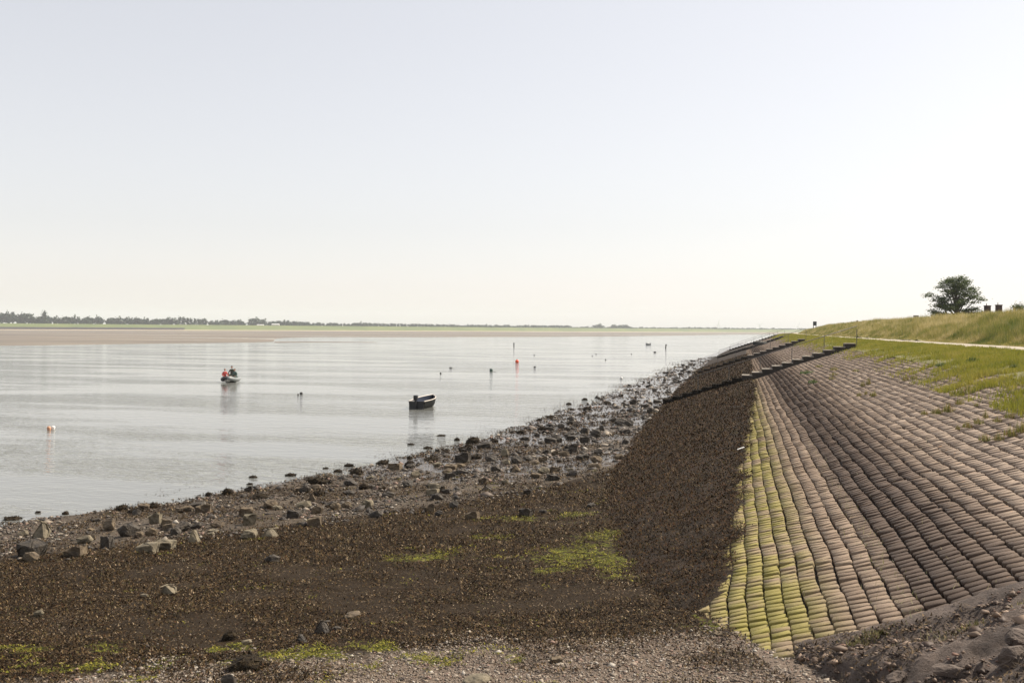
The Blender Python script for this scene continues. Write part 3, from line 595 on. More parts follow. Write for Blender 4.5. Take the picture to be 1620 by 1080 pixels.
# (picture column, row of its foot, width, height in photo pixels, shape, material, label)
G1 = 'rocks strewn along the waterline'
NAMED = [
 (49, 887, 33, 17, 'round', 'rock', 'loaf-shaped brown rock alone at the near edge of the stone strip'),
 (120, 880, 32, 19, 'block', 'rock', 'split rock with dark face and pale grey side, near the loaf-shaped rock'),
 (171, 866, 22, 22, 'block', 'rock_dark', 'upright square dark block with pale top at the weed edge'),
 (236, 874, 31, 16, 'block', 'rock_pale', 'brick-shaped block with pale top and end, nearest the dark weed'),
 (262, 866, 34, 13, 'block', 'rock_pale', 'pale flat-topped block just behind the brick-shaped block'),
 (65, 850, 25, 25, 'wedge', 'rock_pale', 'tall pale pointed boulder, leftmost of the big pale stones'),
 (36, 848, 20, 12, 'boulder', 'rock_pale', 'low pale angular stone beside the tall pointed boulder'),
 (133, 859, 31, 17, 'boulder', 'rock_pale', 'yellowish rounded boulder between the pointed boulder and the upright block'),
 (175, 838, 34, 20, 'boulder', 'rock', 'broad dark boulder with yellowish back behind the upright block'),
 (246, 828, 20, 20, 'block', 'rock_pale', 'yellow-brown upright block standing beside a grey square block'),
 (263, 833, 20, 14, 'block', 'rock', 'grey square block leaning by the yellow-brown upright block'),
 (240, 846, 23, 12, 'round', 'rock', 'rounded grey-brown stone in front of the yellow-brown upright block'),
 (277, 847, 22, 16, 'round', 'rock_dark', 'black rounded boulder among the pale blocks'),
 (268, 937, 27, 14, 'wedge', 'rock_pale', 'pale wedge of stone lying alone on the brown weed'),
 (228, 943, 16, 6, 'boulder', 'rock_pale', 'small flat pale stone beside the lone pale wedge'),
 (308, 857, 22, 20, 'wedge', 'rock_pale', 'pale pyramid-shaped stone with a dark shadowed side'),
 (394, 829, 22, 18, 'block', 'rock_pale', 'tilted slab with brightly lit sloping face'),
 (396, 850, 34, 17, 'boulder', 'rock_pale', 'wide tan stone in front of the tilted slab'),
 (427, 847, 26, 13, 'wedge', 'rock_pale', 'tan wedge stone right beside the wide tan stone'),
 (500, 831, 20, 15, 'block', 'rock', 'dark block with a bright pale top at the weed edge'),
 (433, 889, 26, 15, 'round', 'rock_dark', 'dark dome-shaped rock alone in the brown weed'),
 (322, 811, 26, 16, 'block', 'rock', 'squarish dark block with lit right face near the water'),
 (344, 833, 22, 10, 'round', 'rock', 'low humped brown stone between the pyramid stone and tilted slab'),
 (311, 836, 22, 13, 'boulder', 'rock_dark', 'dark angular rock behind the pale pyramid-shaped stone'),
 (339, 842, 17, 5, 'block', 'rock_pale', 'thin pale slab lying flat below the humped stone'),
 (531, 806, 20, 14, 'round', 'rock', 'larger of two rounded grey boulders side by side'),
 (549, 802, 16, 10, 'round', 'rock', 'smaller of two rounded grey boulders side by side'),
 (501, 811, 23, 13, 'round', 'rock', 'rounded boulder just behind the dark block with bright top'),
 (461, 814, 18, 12, 'round', 'rock', 'round grey stone standing clear among shingle near the weed edge'),
 (493, 792, 16, 13, 'wedge', 'rock', 'small grey pointed stone near the waterline lump'),
 (595, 818, 26, 14, 'boulder', 'rock_dark', 'dark greenish hump-backed rock at the weed edge'),
 (685, 783, 19, 11, 'block', 'rock_pale', 'pale-topped block, front one of a touching pair'),
 (701, 779, 15, 10, 'block', 'rock', 'dark block, rear one of a touching pair'),
 (681, 810, 18, 15, 'block', 'rock', 'leaning block with pale flank standing in brown weed'),
 (719, 803, 15, 12, 'round', 'rock_dark', 'dark cube-like stone between the leaning block and lit-ended block'),
 (694, 815, 17, 8, 'round', 'rock_dark', 'low dark stone at the foot of the leaning block'),
 (750, 821, 22, 13, 'block', 'rock', 'dark block with a lit right end lying in weed'),
 (830, 816, 22, 15, 'block', 'rock_dark', 'big dark square block beside the bright green algae'),
 (859, 811, 17, 7, 'boulder', 'rock_dark', 'low dark stone beside the big square block'),
 (934, 802, 18, 9, 'boulder', 'rock_dark', 'black low rock near the foot of the weedy slope'),
 (785, 746, 17, 13, 'round', 'rock_dark', 'rounded dark boulder midway along the wet stone strip'),
 (860, 748, 24, 11, 'round', 'rock_pale', 'smooth pale rounded boulder on the wet mud'),
 (877, 746, 18, 9, 'block', 'rock', 'flat-topped grey block beside the smooth pale boulder'),
 (817, 745, 20, 10, 'wedge', 'rock', 'grey peaked stone left of the smooth pale boulder'),
 (766, 763, 16, 8, 'block', 'rock', 'flat grey block below the rounded dark boulder'),
 (770, 775, 18, 8, 'wedge', 'rock_dark', 'dark low wedge surrounded by wet shine'),
 (644, 770, 18, 12, 'round', 'rock_dark', 'dark rounded stone in the middle of the stone strip'),
 (617, 780, 16, 9, 'round', 'rock', 'brown rounded stone near the dark middle boulder'),
 (899, 718, 15, 9, 'block', 'rock_dark', 'dark cube on glistening mud'),
 (922, 726, 20, 8, 'block', 'rock_dark', 'long dark flat block on glistening mud'),
 (874, 759, 22, 10, 'block', 'rock_dark', 'long dark block in front of the flat-topped grey block'),
 (900, 691, 23, 11, 'boulder', 'rock_dark', 'large black rock in the far part of the stone strip'),
 (980, 672, 23, 9, 'boulder', 'rock_dark', 'black stone heap near the foot of the nearest stairs'),
 (1028, 653, 11, 9, 'block', 'rock_dark', 'lone dark block near the bottom step'),
 (1021, 659, 10, 5, 'boulder', 'rock_dark', 'small dark stone beside the lone block near bottom step'),
 (1039, 637, 13, 5, 'block', 'rock_dark', 'flat dark slab lying beyond the bottom step'),
 (953, 681, 13, 9, 'boulder', 'rock_dark', 'squat black rock beside the dark heap'),
 (557, 974, 38, 9, 'boulder', 'rock', 'flat brown stone half buried in brown weed'),
 (509, 1000, 27, 21, 'wedge', 'rock_dark', 'dark pointed rock, tallest of a foreground cluster'),
 (479, 1017, 22, 15, 'wedge', 'rock_dark', 'small dark peaked rock in front of the foreground cluster'),
 (533, 997, 16, 9, 'round', 'rock_dark', 'small dark round stone beside the tallest foreground rock'),
 (363, 1011, 21, 16, 'lump', 'weedlump', 'dark weed-draped cone-shaped rock in the foreground weed'),
 (393, 1056, 58, 24, 'lump', 'weedlump', 'largest foreground rock, draped in dark weed among green algae'),
 (393, 1038, 20, 9, 'boulder', 'rock_pale', 'pale stone capping the largest weed-draped foreground rock'),
 (364, 1084, 36, 20, 'boulder', 'rock_dark', 'dark rounded rock cut off by the bottom edge'),
 (755, 1078, 52, 12, 'round', 'rock_pale', 'smooth pale stone in gravel at the bottom edge'),
 (881, 1046, 22, 9, 'block', 'rock', 'small brown brick-like stone on the gravel'),
 (59, 975, 18, 15, 'boulder', 'rock_pale', 'small mottled pale stone alone in brown weed'),
 (290, 888, 8, 4, 'boulder', 'rock_pale', 'tiny pale pebble in weed below the brick-shaped block'),
 (1137, 1003, 20, 5, 'round', 'rock', 'flat grey pebble on gravel beside the paving corner'),
]
for i, (px, py, wd, ht, kind, mk, lab) in enumerate(NAMED):
    p = ground_hit(px, py, beach_z); sc_ = depth_of(p.x, p.y) / F_PX
    o = put_rock(p, wd * sc_, ht * sc_ * 1.05, kind, mk, lab, None, i=i)
    if 'capping' in lab: o.location.z += .17; o.location.y -= .05
LUMPS = [(193, 806, 17, 10), (243, 803, 17, 10), (104, 814, 11, 7), (60, 812, 9, 5), (20, 822, 26, 7), (360, 782, 17, 12), (411, 788, 25, 10), (504, 764, 35, 12), (505, 783, 19, 9), (330, 784, 12, 7), (649, 736, 17, 9), (606, 734, 19, 8), (683, 729, 22, 8), (741, 709, 15, 8), (723, 697, 9, 6), (677, 710, 13, 5), (754, 725, 16, 7), (706, 716, 11, 5), (697, 690, 15, 3), (460, 753, 16, 6), (400, 756, 13, 5), (395, 767, 10, 4), (535, 747, 14, 6), (552, 738, 15, 6), (515, 742, 9, 4), (575, 773, 16, 10), (781, 699, 14, 7), (650, 704, 10, 4), (870, 661, 12, 5), (925, 633, 9, 4), (900, 640, 9, 4)]
for i, (px, py, wd, ht) in enumerate(LUMPS):
    d = ground_hit(px, py, beach_z)
    if d.z < -.02: d = at_z(px, py, -.02)
    k_ = depth_of(d.x, d.y) / F_PX
    put_rock(d, wd * k_, ht * k_ * 1.1, 'lump', 'weedlump', 'dark weed-covered lump at the edge of the water', 'weed-covered lumps along the waterline', i=i)
def fill_rocks():
    rg = random.Random(3); made = 0
    while made < 190:
        S = float(plaw(1, 16.5, 170, 1.25)[0]); a = float(shore_L(S)); b = float(toe_L(S)); L = rg.uniform(a - .1, b - .15)
        if S < float(weed_S(L)) - 1.2 or not bool(in_view(L, S, 0)): continue
        if S > 75 and rg.random() < .45: continue
        wd = (rg.uniform(.17, .50) if S < 45 else rg.uniform(.16, .40)) * (1 + S / 150)
        if any((L - x) ** 2 + (S - y) ** 2 < (.42 * (wd + w2)) ** 2 for x, y, w2 in PLACED): continue
        zb = float(beach_z(np.array(L), np.array(S)))
        if zb < -.06: continue
        near_w = (L - a) < 2.0
        mk, kind = rg.choice([('rock_dark', 'block'), ('rock_dark', 'boulder'), ('rock_dark', 'round'), ('rock', 'boulder'), ('rock', 'block')] + ([('weedlump', 'lump')] * 4 if near_w else [('rock', 'round'), ('rock_pale', 'boulder')]))
        if S > 38 and mk != 'weedlump': mk = 'rock_dark'
        if mk == 'weedlump': lab, gr = 'dark weed-covered lump at the edge of the water', 'weed-covered lumps along the waterline'
        elif S > 75: lab, gr = 'small dark stone on the far mud strip beyond the nearest stairs', 'stones on the far mud strip'
        elif S > 38: lab, gr = 'small wet black stone scattered on the glistening mud strip', 'stones on the glistening mud'
        elif mk == 'rock_pale': lab, gr = 'small pale angular stone among darker rubble near the waterline', 'small pale stones in the near rubble'
        else: lab, gr = 'small dark brown stone in the near rubble strip by the water', 'small dark stones in the near rubble'
        put_rock(Vector((L, S, zb)), wd, wd * rg.uniform(.35, .7), kind, mk, lab, gr, i=rg.randrange(4)); made += 1
fill_rocks()
# boulders in the soil mound
for i, (px, py, wd, ht, lab) in enumerate([(1607, 1046, 62, 30, 'large brown boulder half buried in soil in the bottom corner'), (1612, 1012, 60, 22, 'rounded brown boulder just behind the large corner boulder'), (1500, 1062, 60, 16, 'low dark stone ridge sticking out of the soil mound'), (1418, 1075, 45, 18, 'square dark stone in the soil mound at the bottom edge'), (1235, 1072, 40, 14, 'dark stone with a tuft of moss at the mound foot')]):
    p = ground_hit(px, py, mound_z); k_ = depth_of(p.x, p.y) / F_PX
    p.z -= ht * k_ * .35; put_rock(p, wd * k_ * 1.1, ht * k_ * 1.35, ['boulder', 'round', 'boulder', 'boulder', 'boulder'][i], 'rock_mound', lab, i=i)
# ------------------------------------------------------------------ stairs down the slope
def stairs(S, l0, l1, n, label, detail, wd=1.25):
    o_ = float(off(S)); z0 = float(slope_z(np.array(l0 + o_), np.array(S))); z1 = float(dike_z(np.array(l1 + o_), np.array(S))) + .06
    root = empty('stairs', (l0 + o_, S, z0 + .15)); tag(root, label, 'stairs', 'stairs down to the water')
    run = (l1 - l0) / n; rise = (z1 - z0) / n
    me = MB().box((0, 0, -.18), (run * 1.02, wd, .43)).mesh('step', M['shaded_concrete']); mt = MB().box((0, 0, 0), (run * 1.05, wd + .05, .055), bev=.01).mesh('tread', M['concrete'])  # step body has shade in its colour, tread keeps the plain concrete
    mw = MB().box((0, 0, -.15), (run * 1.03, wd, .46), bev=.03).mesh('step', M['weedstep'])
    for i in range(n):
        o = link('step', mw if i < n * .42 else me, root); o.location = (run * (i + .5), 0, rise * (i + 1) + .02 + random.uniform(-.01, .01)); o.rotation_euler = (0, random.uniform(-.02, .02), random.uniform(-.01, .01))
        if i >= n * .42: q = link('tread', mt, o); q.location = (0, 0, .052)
    # stepped side walls under the treads
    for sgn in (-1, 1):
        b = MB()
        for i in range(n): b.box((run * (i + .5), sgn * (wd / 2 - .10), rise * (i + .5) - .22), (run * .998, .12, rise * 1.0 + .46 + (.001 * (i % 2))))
        o = b.build('side_wall', M['shaded_concrete'], root)
    if detail:
        pts = [i for i in np.linspace(.35, n + .3, 7)]
        pm = MB().tube([(0, 0, -.15), (0, 0, 1.0)], .022, 8).mesh('post', M['steel'])
        for t in pts:
            o = link('post', pm, root); o.location = (run * t, wd / 2 - .04, rise * (math.floor(min(t, n - .01)) + 1) + .06 - 0.02)
        hz = lambda t: rise * (t + .5) + 1.06
        b = MB().tube([(run * pts[0], wd / 2 - .04, hz(pts[0])), (run * n * .5, wd / 2 - .04, hz(n * .5)), (run * pts[-1], wd / 2 - .04, hz(pts[-1]))], .024, 8)
        b.build('handrail', M['steel'], root, True)
    if detail == 2:                                    # dark weed hanging on the lowest steps
        g = np.random.default_rng(5); k = 2600; t = g.uniform(0, n * .42, k); P = np.stack([run * t, g.choice([-1, 1], k) * (wd / 2 + g.normal(0, .05, k)) * np.where(g.random(k) < .5, 1, g.random(k)), rise * (np.floor(t) + 1) + .05 - g.random(k) * .14], -1)
        V, F = scatter(FR_V, FR_F, P, rot_mats(g.uniform(0, 2 * PI, k), g.normal(.3, .6, k)), g.uniform(.06, .2, k))
        link('hanging_rockweed', np_mesh('hanging_rockweed', V, F, M['weedstep']), root, kind='stuff')
    return root
stairs(65.6, -4.93, 7.42, 19, 'nearest concrete stairs with steel handrail, lower steps black with weed', 2)
stairs(107.5, -4.3, 7.0, 17, 'second concrete stairs with handrail, beyond the nearest flight', 1)
stairs(162, -3.6, 7.0, 16, 'third stairs along the dike, beside a dark hump', 1)
stairs(222, -3.4, 7.0, 16, 'farthest stairs, a thin dark line up the distant slope', 1)

# overturned boat on the slope by the third stairs
def half_hull(Ln, B, Hh, flip=False, n=12, k=8):
    R = []
    for i in range(n + 1):
        t = i / n; b = B / 2 * (1 - max(0, (t - .45) / .55) ** 2.2) * (0.80 + .20 * min(1, t / .4)); sh = Hh * (1 + .35 * t * t); keel = Hh * .30 * max(0, (t - .6) / .4) ** 2
        R.append([Vector((Ln * (t - .5), b * math.sin(a) if abs(a) < PI / 2 else 0, 0)) for a in [0]] and [Vector((Ln * (t - .5), b * math.copysign(abs(math.sin(a)) ** .75, math.sin(a)), keel + (sh - keel) * (1 - math.cos(a) ** .9 if math.cos(a) > 1e-6 else 1))) for a in [(-PI / 2) + PI * j / k for j in range(k + 1)]])
    return R
p = at_z(1220, 544, 0); S_ = 158.0; l_ = 3.3 + float(off(S_))
ob = empty('overturned_boat', (l_, S_, float(slope_z(np.array(l_), np.array(S_))) + .05), 0.25); tag(ob, 'small dark upturned hump like a boat hull lying beside the third stairs', 'boat')
R = half_hull(2.2, 1.1, .55); R = [[Vector((v.x, v.y, .62 - v.z)) for v in r] for r in R]
MB().loft(R).build('hull', M['hull'], ob, True); MB().tube([(-1.05, 0, .64), (0, 0, .645), (.9, 0, .46)], .03, 6).build('keel', M['rim'], ob)

# ------------------------------------------------------------------ moored dinghy
def dinghy():
    pb = at_z(672, 643.5, 0); root = empty('dinghy', (pb.x, pb.y, -.10), math.radians(91)); tag(root, 'dark open dinghy with a black outboard motor moored on calm water', 'boat')
    Ln, B, Hh = 3.7, 1.36, .62
    R = half_hull(Ln, B, Hh, k=12, n=16); hull = MB().loft(R); hull.bm.faces.new([v for v in hull.bm.verts[:13]]); hull.build('hull', M['hull'], root, True)
    Ri = [[Vector((v.x * .975 - .01, v.y * .93, .09 + v.z * .87)) for v in r] for r in R]
    inn = MB().loft(Ri); inn.bm.faces.new([v for v in inn.bm.verts[:13]]); inn.build('inner_shell', M['hull_in'], root, True)
    for sgn in (0, -1):
        MB().tube([r[sgn] + Vector((0, 0, .012)) for r in R], .034, 6).build('gunwale', M['rim'], root)
    MB().box((-Ln / 2 + .0, 0, Hh * .52), (.06, B * .76, Hh * .98), bev=.02).build('transom', M['black'], root)
    for x in (-.9, .25): MB().box((x, 0, .42), (.24, B * .84, .04)).build('thwart', M['wood'], root)
    MB().box((-.4, .1, .2), (.5, .35, .2), bev=.03).build('fuel_tank', M['red'], root)
    om = MB().box((-Ln / 2 - .16, 0, .88), (.34, .26, .34), bev=.07).build('outboard_motor', M['black'], root)
    MB().box((-Ln / 2 - .16, 0, .45), (.14, .12, .75), bev=.03).build('motor_leg', M['black'], om)
    MB().tube([(-Ln / 2 - .05, 0, .78), (-Ln / 2 + .45, .12, .86)], .025, 6).build('tiller', M['black'], om)
    MB().box((-Ln / 2 + .02, .30, .64), (.16, .30, .06)).build('clamp_board', M['rim'], root)
    MB().tube([(Ln / 2 - .04, 0, Hh * 1.3), (Ln / 2 + .12, .02, .55), (Ln / 2 + .30, .04, .12), (Ln / 2 + .55, .05, .05)], .014, 6).build('mooring_rope', M['rope'], root)
dinghy()

# ------------------------------------------------------------------ people
def person(name, label, loc, rz, top, hairm, lean=0.15, arms=None, legs=None, sc=1.0):
    """seated figure, hips at the origin, facing +x"""
    root = empty(name, loc, rz); root.scale = (sc,) * 3; tag(root, label, 'person')
    sh = Vector((math.sin(lean) * .5, 0, .05 + math.cos(lean) * .50)); neck = sh + Vector((.02, 0, .08)); J = []; E = []; Rr = []
    def v(p, r): J.append(Vector(p)); Rr.append(r); return len(J) - 1
    hip = v((0, 0, .05), .15); mid = v((sh * .5).to_tuple(), .145); che = v((sh * .85).to_tuple(), .155); nk = v(neck, .06); E += [(hip, mid), (mid, che), (che, nk)]
    for s_ in (1, -1):
        a = (arms or {}).get(s_, ((.16, .28, .26), (.40, .20, .18)))
        s0 = v(sh + Vector((0, .17 * s_, -.02)), .075); el = v(a[0] if s_ == 1 else (a[0][0], -abs(a[0][1]), a[0][2]), .052); hd = v(a[1] if s_ == 1 else (a[1][0], -abs(a[1][1]), a[1][2]), .038); E += [(che, s0), (s0, el), (el, hd)]
        g = legs or ((.42, .16, .12), (.48, .17, -.28))
        h0 = v((.05, .10 * s_, .03), .095); kn = v((g[0][0], g[0][1] * s_, g[0][2]), .075); an = v((g[1][0], g[1][1] * s_, g[1][2]), .05); ft = v((g[1][0] + .14, g[1][1] * s_, g[1][2] - .05), .045); E += [(hip, h0), (h0, kn), (kn, an), (an, ft)]
    me = bpy.data.meshes.new('body'); me.from_pydata([tuple(j) for j in J], E, []); me.materials.append(top)
    o = link('body', me, root); md = o.modifiers.new('skin', 'SKIN'); md.use_smooth_shade = True; sub = o.modifiers.new('sub', 'SUBSURF'); sub.levels = sub.render_levels = 1
    for i, sv in enumerate(me.skin_vertices[0].data): sv.radius = (Rr[i], Rr[i] * (1.15 if i in (0, 1, 2) else 1)); sv.use_root = (i == 0)
    hc = neck + Vector((.04, 0, .15))
    h = MB().sphere(hc, (.095, .078, .118), 2).sphere(hc + Vector((.10, 0, -.01)), (.022, .018, .026), 1).sphere(hc + Vector((.01, .08, -.01)), (.02, .012, .03), 1).sphere(hc + Vector((.01, -.08, -.01)), (.02, .012, .03), 1).build('head', M['skin'], root, True)
    MB().sphere(hc + Vector((-.022, 0, .035)), (.098, .092, .105), 2).build('hair', hairm, h, True)
    for s_ in (1, -1):                                # hands with fingers
        wv = Vector((arms or {}).get(s_, ((.16, .28, .26), (.40, .20, .18)))[1]); wv = Vector((wv.x, abs(wv.y) * s_, wv.z)); b = MB().box(wv + Vector((.05, 0, 0)), (.09, .075, .03), bev=.01)
        for q in range(4): b.tube([wv + Vector((.09, (q - 1.5) * .019, 0)), wv + Vector((.13, (q - 1.5) * .02, -.015)), wv + Vector((.145, (q - 1.5) * .02, -.04))], .009, 5)
        b.tube([wv + Vector((.03, .04 * s_, 0)), wv + Vector((.07, .065 * s_, -.01))], .010, 5); b.build('hand', M['skin'], root)
    return root
def inflatable():
    pc = at_z(364, 604, 0); fz = math.radians(-73)           # bow points at the shore
    root = empty('inflatable_boat', (pc.x, pc.y, 0), fz); tag(root, 'small black and grey inflatable boat carrying three people', 'boat')
    pts = [(-1.5, .62, .24), (-.6, .66, .25), (.3, .64, .28), (.9, .50, .34), (1.35, .22, .44), (1.48, 0, .48), (1.35, -.22, .44), (.9, -.50, .34), (.3, -.64, .28), (-.6, -.66, .25), (-1.5, -.62, .24)]
    half = MB().tube(pts[:6], [.12, .21, .22, .21, .19, .18], 12).build('side_tube', M['tube'], root, True)
    MB().tube(pts[5:], [.18, .19, .21, .22, .21, .12], 12).build('side_tube', M['tube_dark'], root, True)
    MB().loft([[Vector((x, y * k, z)) for y, z in ((-.5, .16), (-.25, .02), (0, -.08), (.25, .02), (.5, .16))] for x, k in ((-1.4, 1), (0, 1), (.8, .8), (1.25, .35))]).build('floor', M['tube_dark'], root, True)
    MB().loft([[Vector((x, y * k, z + dz)) for y, z in ((-.4, .22), (-.2, .04), (0, -.03), (.2, .04), (.4, .22))] for x, k, dz in ((.75, 1, -.02), (1.2, .8, .06), (1.52, .4, .24))]).build('bow_plate', M['white'], root, True)
    MB().box((-1.35, 0, .28), (.06, 1.0, .42), bev=.02).build('transom', M['tube_dark'], root); om = MB().box((-1.52, 0, .72), (.30, .24, .32), bev=.06).build('outboard_motor', M['black'], root); MB().box((-1.52, 0, .3), (.12, .1, .7), bev=.03).build('motor_leg', M['black'], om)
    def loc(x, y, z):
        c, s_ = math.cos(fz), math.sin(fz); return (pc.x + x * c - y * s_, pc.y + x * s_ + y * c, z)
    person('person', 'person in dark olive jacket sitting upright in the middle of the inflatable', loc(-.75, .02, .62), fz, M['olive'], M['hair'], .10, {1: ((.18, .30, .22), (.36, .26, .02)), -1: ((.18, -.30, .22), (.36, -.26, .02))}, sc=1.05)
    person('person', 'person in red life jacket sitting on the darker tube of the inflatable', loc(.1, -.52, .45), fz + .5, M['red'], M['hair2'], .22)
    person('person', 'person with reddish hair and grey-green vest sitting on the grey tube', loc(.35, .60, .45), fz - .3, M['green'], M['hair2'], .2)
inflatable()

# ------------------------------------------------------------------ buoys, floats and stakes
def buoy_ball(px, py, r, m, label, eye=True):
    p = at_z(px, py, 0); root = empty('mooring_buoy', (p.x, p.y, 0)); tag(root, label, 'buoy')
    MB().sphere((0, 0, r * .62), (r, r, r * 1.02), 3).build('float', m, root, True); MB().tube([(0, 0, r * 1.6), (0, 0, r * 1.85)], r * .18, 8).build('neck', m, root)
    q = MB(); q.tube([(r * .22 * math.cos(a), 0, r * 1.98 + r * .22 * math.sin(a)) for a in np.linspace(0, 2 * PI, 9)], r * .05, 5); q.build('ring', M['steel'], root)
def float_can(px, py, wd, ht, m, label, tilt=0.0, rz=0.0, capm=None):
    p = at_z(px, py, 0); root = empty('float', (p.x, p.y, 0), rz); root.rotation_euler = (0, tilt, rz); tag(root, label, 'float')
    MB().tube([(0, 0, -ht * .2), (0, 0, 0), (0, 0, ht * .75), (0, 0, ht * .95), (0, 0, ht)], [wd * .46, wd * .5, wd * .5, wd * .44, wd * .2], 14).build('drum', m, root, True)
    MB().tube([(0, 0, ht), (0, 0, ht * 1.12)], wd * .13, 8).build('cap', capm or m, root)
    q = MB(); q.tube([(wd * .5, 0, .02), (wd * .9, .03, .015), (wd * 1.6, -.04, .015)], .015, 5); q.build('rope', M['rope'], root)
buoy_ball(818, 573.5, .30, M['orange'], 'bright orange round mooring buoy on the open water')
buoy_ball(983, 599.5, .16, M['white'], 'small white round buoy near the far end of the mud strip')
float_can(777, 587.5, .40, .36, M['green'], 'squarish dark green drum float left of the orange buoy')
float_can(83.5, 679.5, .19, .20, M['white'], 'white plastic can floating far out beside a faded orange one', .25)
float_can(77.5, 680, .19, .19, M['terra'], 'faded orange plastic can floating against the white one', -.2, 2.0)
for px, py, wd, ht, lab in [(476.5, 623.5, .30, .22, 'larger of two dark floats between the inflatable and the dinghy'), (471.5, 624.5, .16, .12, 'smaller of two dark floats between the inflatable and the dinghy'), (713, 582, .5, .16, 'flat dark float above the dinghy'), (697, 591, .24, .20, 'dark round float above the dinghy, below the flat one'), (846, 581, .40, .20, 'dark float to the lower side of the orange buoy'), (845, 562, .30, .2, 'tiny dark float far behind the orange buoy'), (958, 569, .28, .2, 'tiny dark float beside the white buoy, farther out'), (943, 560.5, .30, .2, 'tiny dark float on the bright far water'), (937, 563, .26, .18, 'tiny dark float next to another on the bright far water'), (999, 560, .28, .2, 'small dark float short of the far boat'), (1036, 557.5, .75, .34, 'dark rounded float near the leaning dark stake'), (965, 626, .3, .12, 'low dark float just off the mud strip')]:
    float_can(px, py, wd * .8, ht * .75, M['dkfloat'], lab, random.uniform(-.3, .3), random.uniform(0, 3))
def stake(px, py, h, r, label, tilt):
    p = at_z(px, py, 0); root = empty('stake', (p.x, p.y, 0)); root.rotation_euler = (0, tilt, YAW); tag(root, label, 'stake')
    MB().tube([(0, 0, -.5), (0, 0, h * .6), (0, 0, h)], [r, r * .95, r * .8], 8).build('pole', M['post'], root); MB().tube([(0, 0, h * .72), (0, 0, h * .92)], r * 1.25, 8).build('collar', M['dkfloat'], root)
stake(813, 548, 1.2, .17, 'upright dark stake in the far water above the orange buoy', 0.0)
stake(1053, 551, 1.25, .18, 'slightly leaning dark stake in the far water near the mud strip', .12)
def far_boat():
    p = at_z(1025, 545.5, 0); root = empty('motorboat', (p.x, p.y, -.1), 2.5); tag(root, 'tiny pale motorboat far out on the bright water', 'boat')
    MB().loft(half_hull(2.2, 1.1, .55)).build('hull', M['tube'], root, True); MB().box((-.2, 0, .62), (.6, .6, .3), bev=.05).build('cabin', M['white'], root); MB().box((-1.15, 0, .6), (.2, .2, .5), bev=.04).build('outboard_motor', M['black'], root); MB().tube([(.6, 0, .5), (.75, 0, 1.35)], .03, 6).build('mast', M['steel'], root)
far_boat()
for px, py, wd, lab in [(1172, 716, 12, 'small white litter scrap on the weedy slope at paving edge')]:
    p = ground_hit(px, py, slope_z); k_ = depth_of(p.x, p.y) / F_PX
    o = MB().box((0, 0, 0), (wd * k_, .05, .02), bev=.006).build('litter', M['white']); o.location = (p.x, p.y, p.z + .13); o.rotation_euler = (.2, -.3, .4); tag(o, lab, 'litter')

# ------------------------------------------------------------------ grass
BL_V = np.array([(-.5, 0, 0), (.5, 0, 0), (0, .0, 1)], float); BL_F = np.array([(0, 1, 2)])
def blades(P, hgt, wid, col, lean=.35):
    n = len(P); R = rot_mats(RNG.uniform(0, 2 * PI, n), np.clip(RNG.normal(0, lean, n), -1.1, 1.1)); V, F = scatter(BL_V, BL_F, P, R, np.stack([wid, wid, hgt], -1))
    c = np.repeat(col, 3, 0); return V, F, c
def grass_obj(name, P, hgt, wid, col, lean=.35):
    V, F, c = blades(P, hgt, wid, col, lean); return link(name, np_mesh(name, V, F, M['grass'], c), kind='stuff')
def pick(pal, t): t = np.clip(t, 0, 1) * (len(pal) - 1); i = np.minimum(t.astype(int), len(pal) - 2); f = (t - i)[:, None]; return pal[i] * (1 - f) + pal[i + 1] * f
GP = np.array([(.075, .11, .014), (.175, .19, .02), (.29, .26, .04), (.38, .31, .09)])
def berm_grass():
    n = 330000; S = plaw(n, 18, 260, 1.35); l = RNG.uniform(5.4, 10.7, n)
    edge = 6.9 + 1.1 * (fbm(l * .8, S * .45, 71, 3) - .5) * 2 - 1.3 * sstep(48, 20, S)
    dens = sstep(-1.6, 1.6, l - edge) ** 1.3 * (.08 + 1.2 * sstep(.40, .60, fbm(l * 1.5, S * 1.2, 72, 3)) + sstep(7.6, 9.0, l)); L = l + off(S)
    k = (RNG.random(n) < dens) & in_view(L, S, 80); l, L, S = l[k], L[k], S[k]; n = len(L)
    t = .35 * fbm(l * .6, S * .25, 73, 3) + .45 * fbm(l * 1.8, S * 1.2, 78, 3) + .40 * RNG.random(n) - .06
    h = (.07 + .15 * fbm(l * 1.2, S * .8, 74, 2) ** 1.5) * RNG.uniform(.6, 1.4, n) * (1 + .0 * S); wd = .018 * np.maximum(1, S / 30)
    grass_obj('berm_grass', np.stack([L, S, dike_z(L, S) + .0], -1), h * np.maximum(1, (S / 60) ** .3), wd, pick(GP, t))
berm_grass()
BP = np.array([(.08, .115, .018), (.16, .175, .03), (.27, .24, .06), (.42, .34, .14), (.56, .47, .25)])
def bank_grass():
    n = 420000; S = plaw(n, 34, 380, 1.3); l = RNG.uniform(13.3, 22.5, n); L = l + off(S); k = in_view(L, S, 80); l, L, S = l[k], L[k], S[k]; n = len(L)
    f = .35 * fbm(l * .25, S * .10, 75, 4) + .65 * fbm(l * 1.3, S * .8, 77, 3); t = 1.9 * (f - .5) + .50 + .5 * (RNG.random(n) - .5) + .10 * sstep(15, 20, l)
    tall = sstep(13.4, 15.5, l); h = (.12 + .75 * tall * (.20 + fbm(l * .7, S * .45, 76, 3))) * RNG.uniform(.6, 1.35, n); wd = .022 * np.maximum(1, S / 55)
    zz = dike_z(L, S) + 0.40 * (fbm(L * 0.5, S * 0.35, 31, 3) - 0.5) - .03
    grass_obj('bank_grass', np.stack([L, S, zz], -1), h, wd, pick(BP, t), .42)
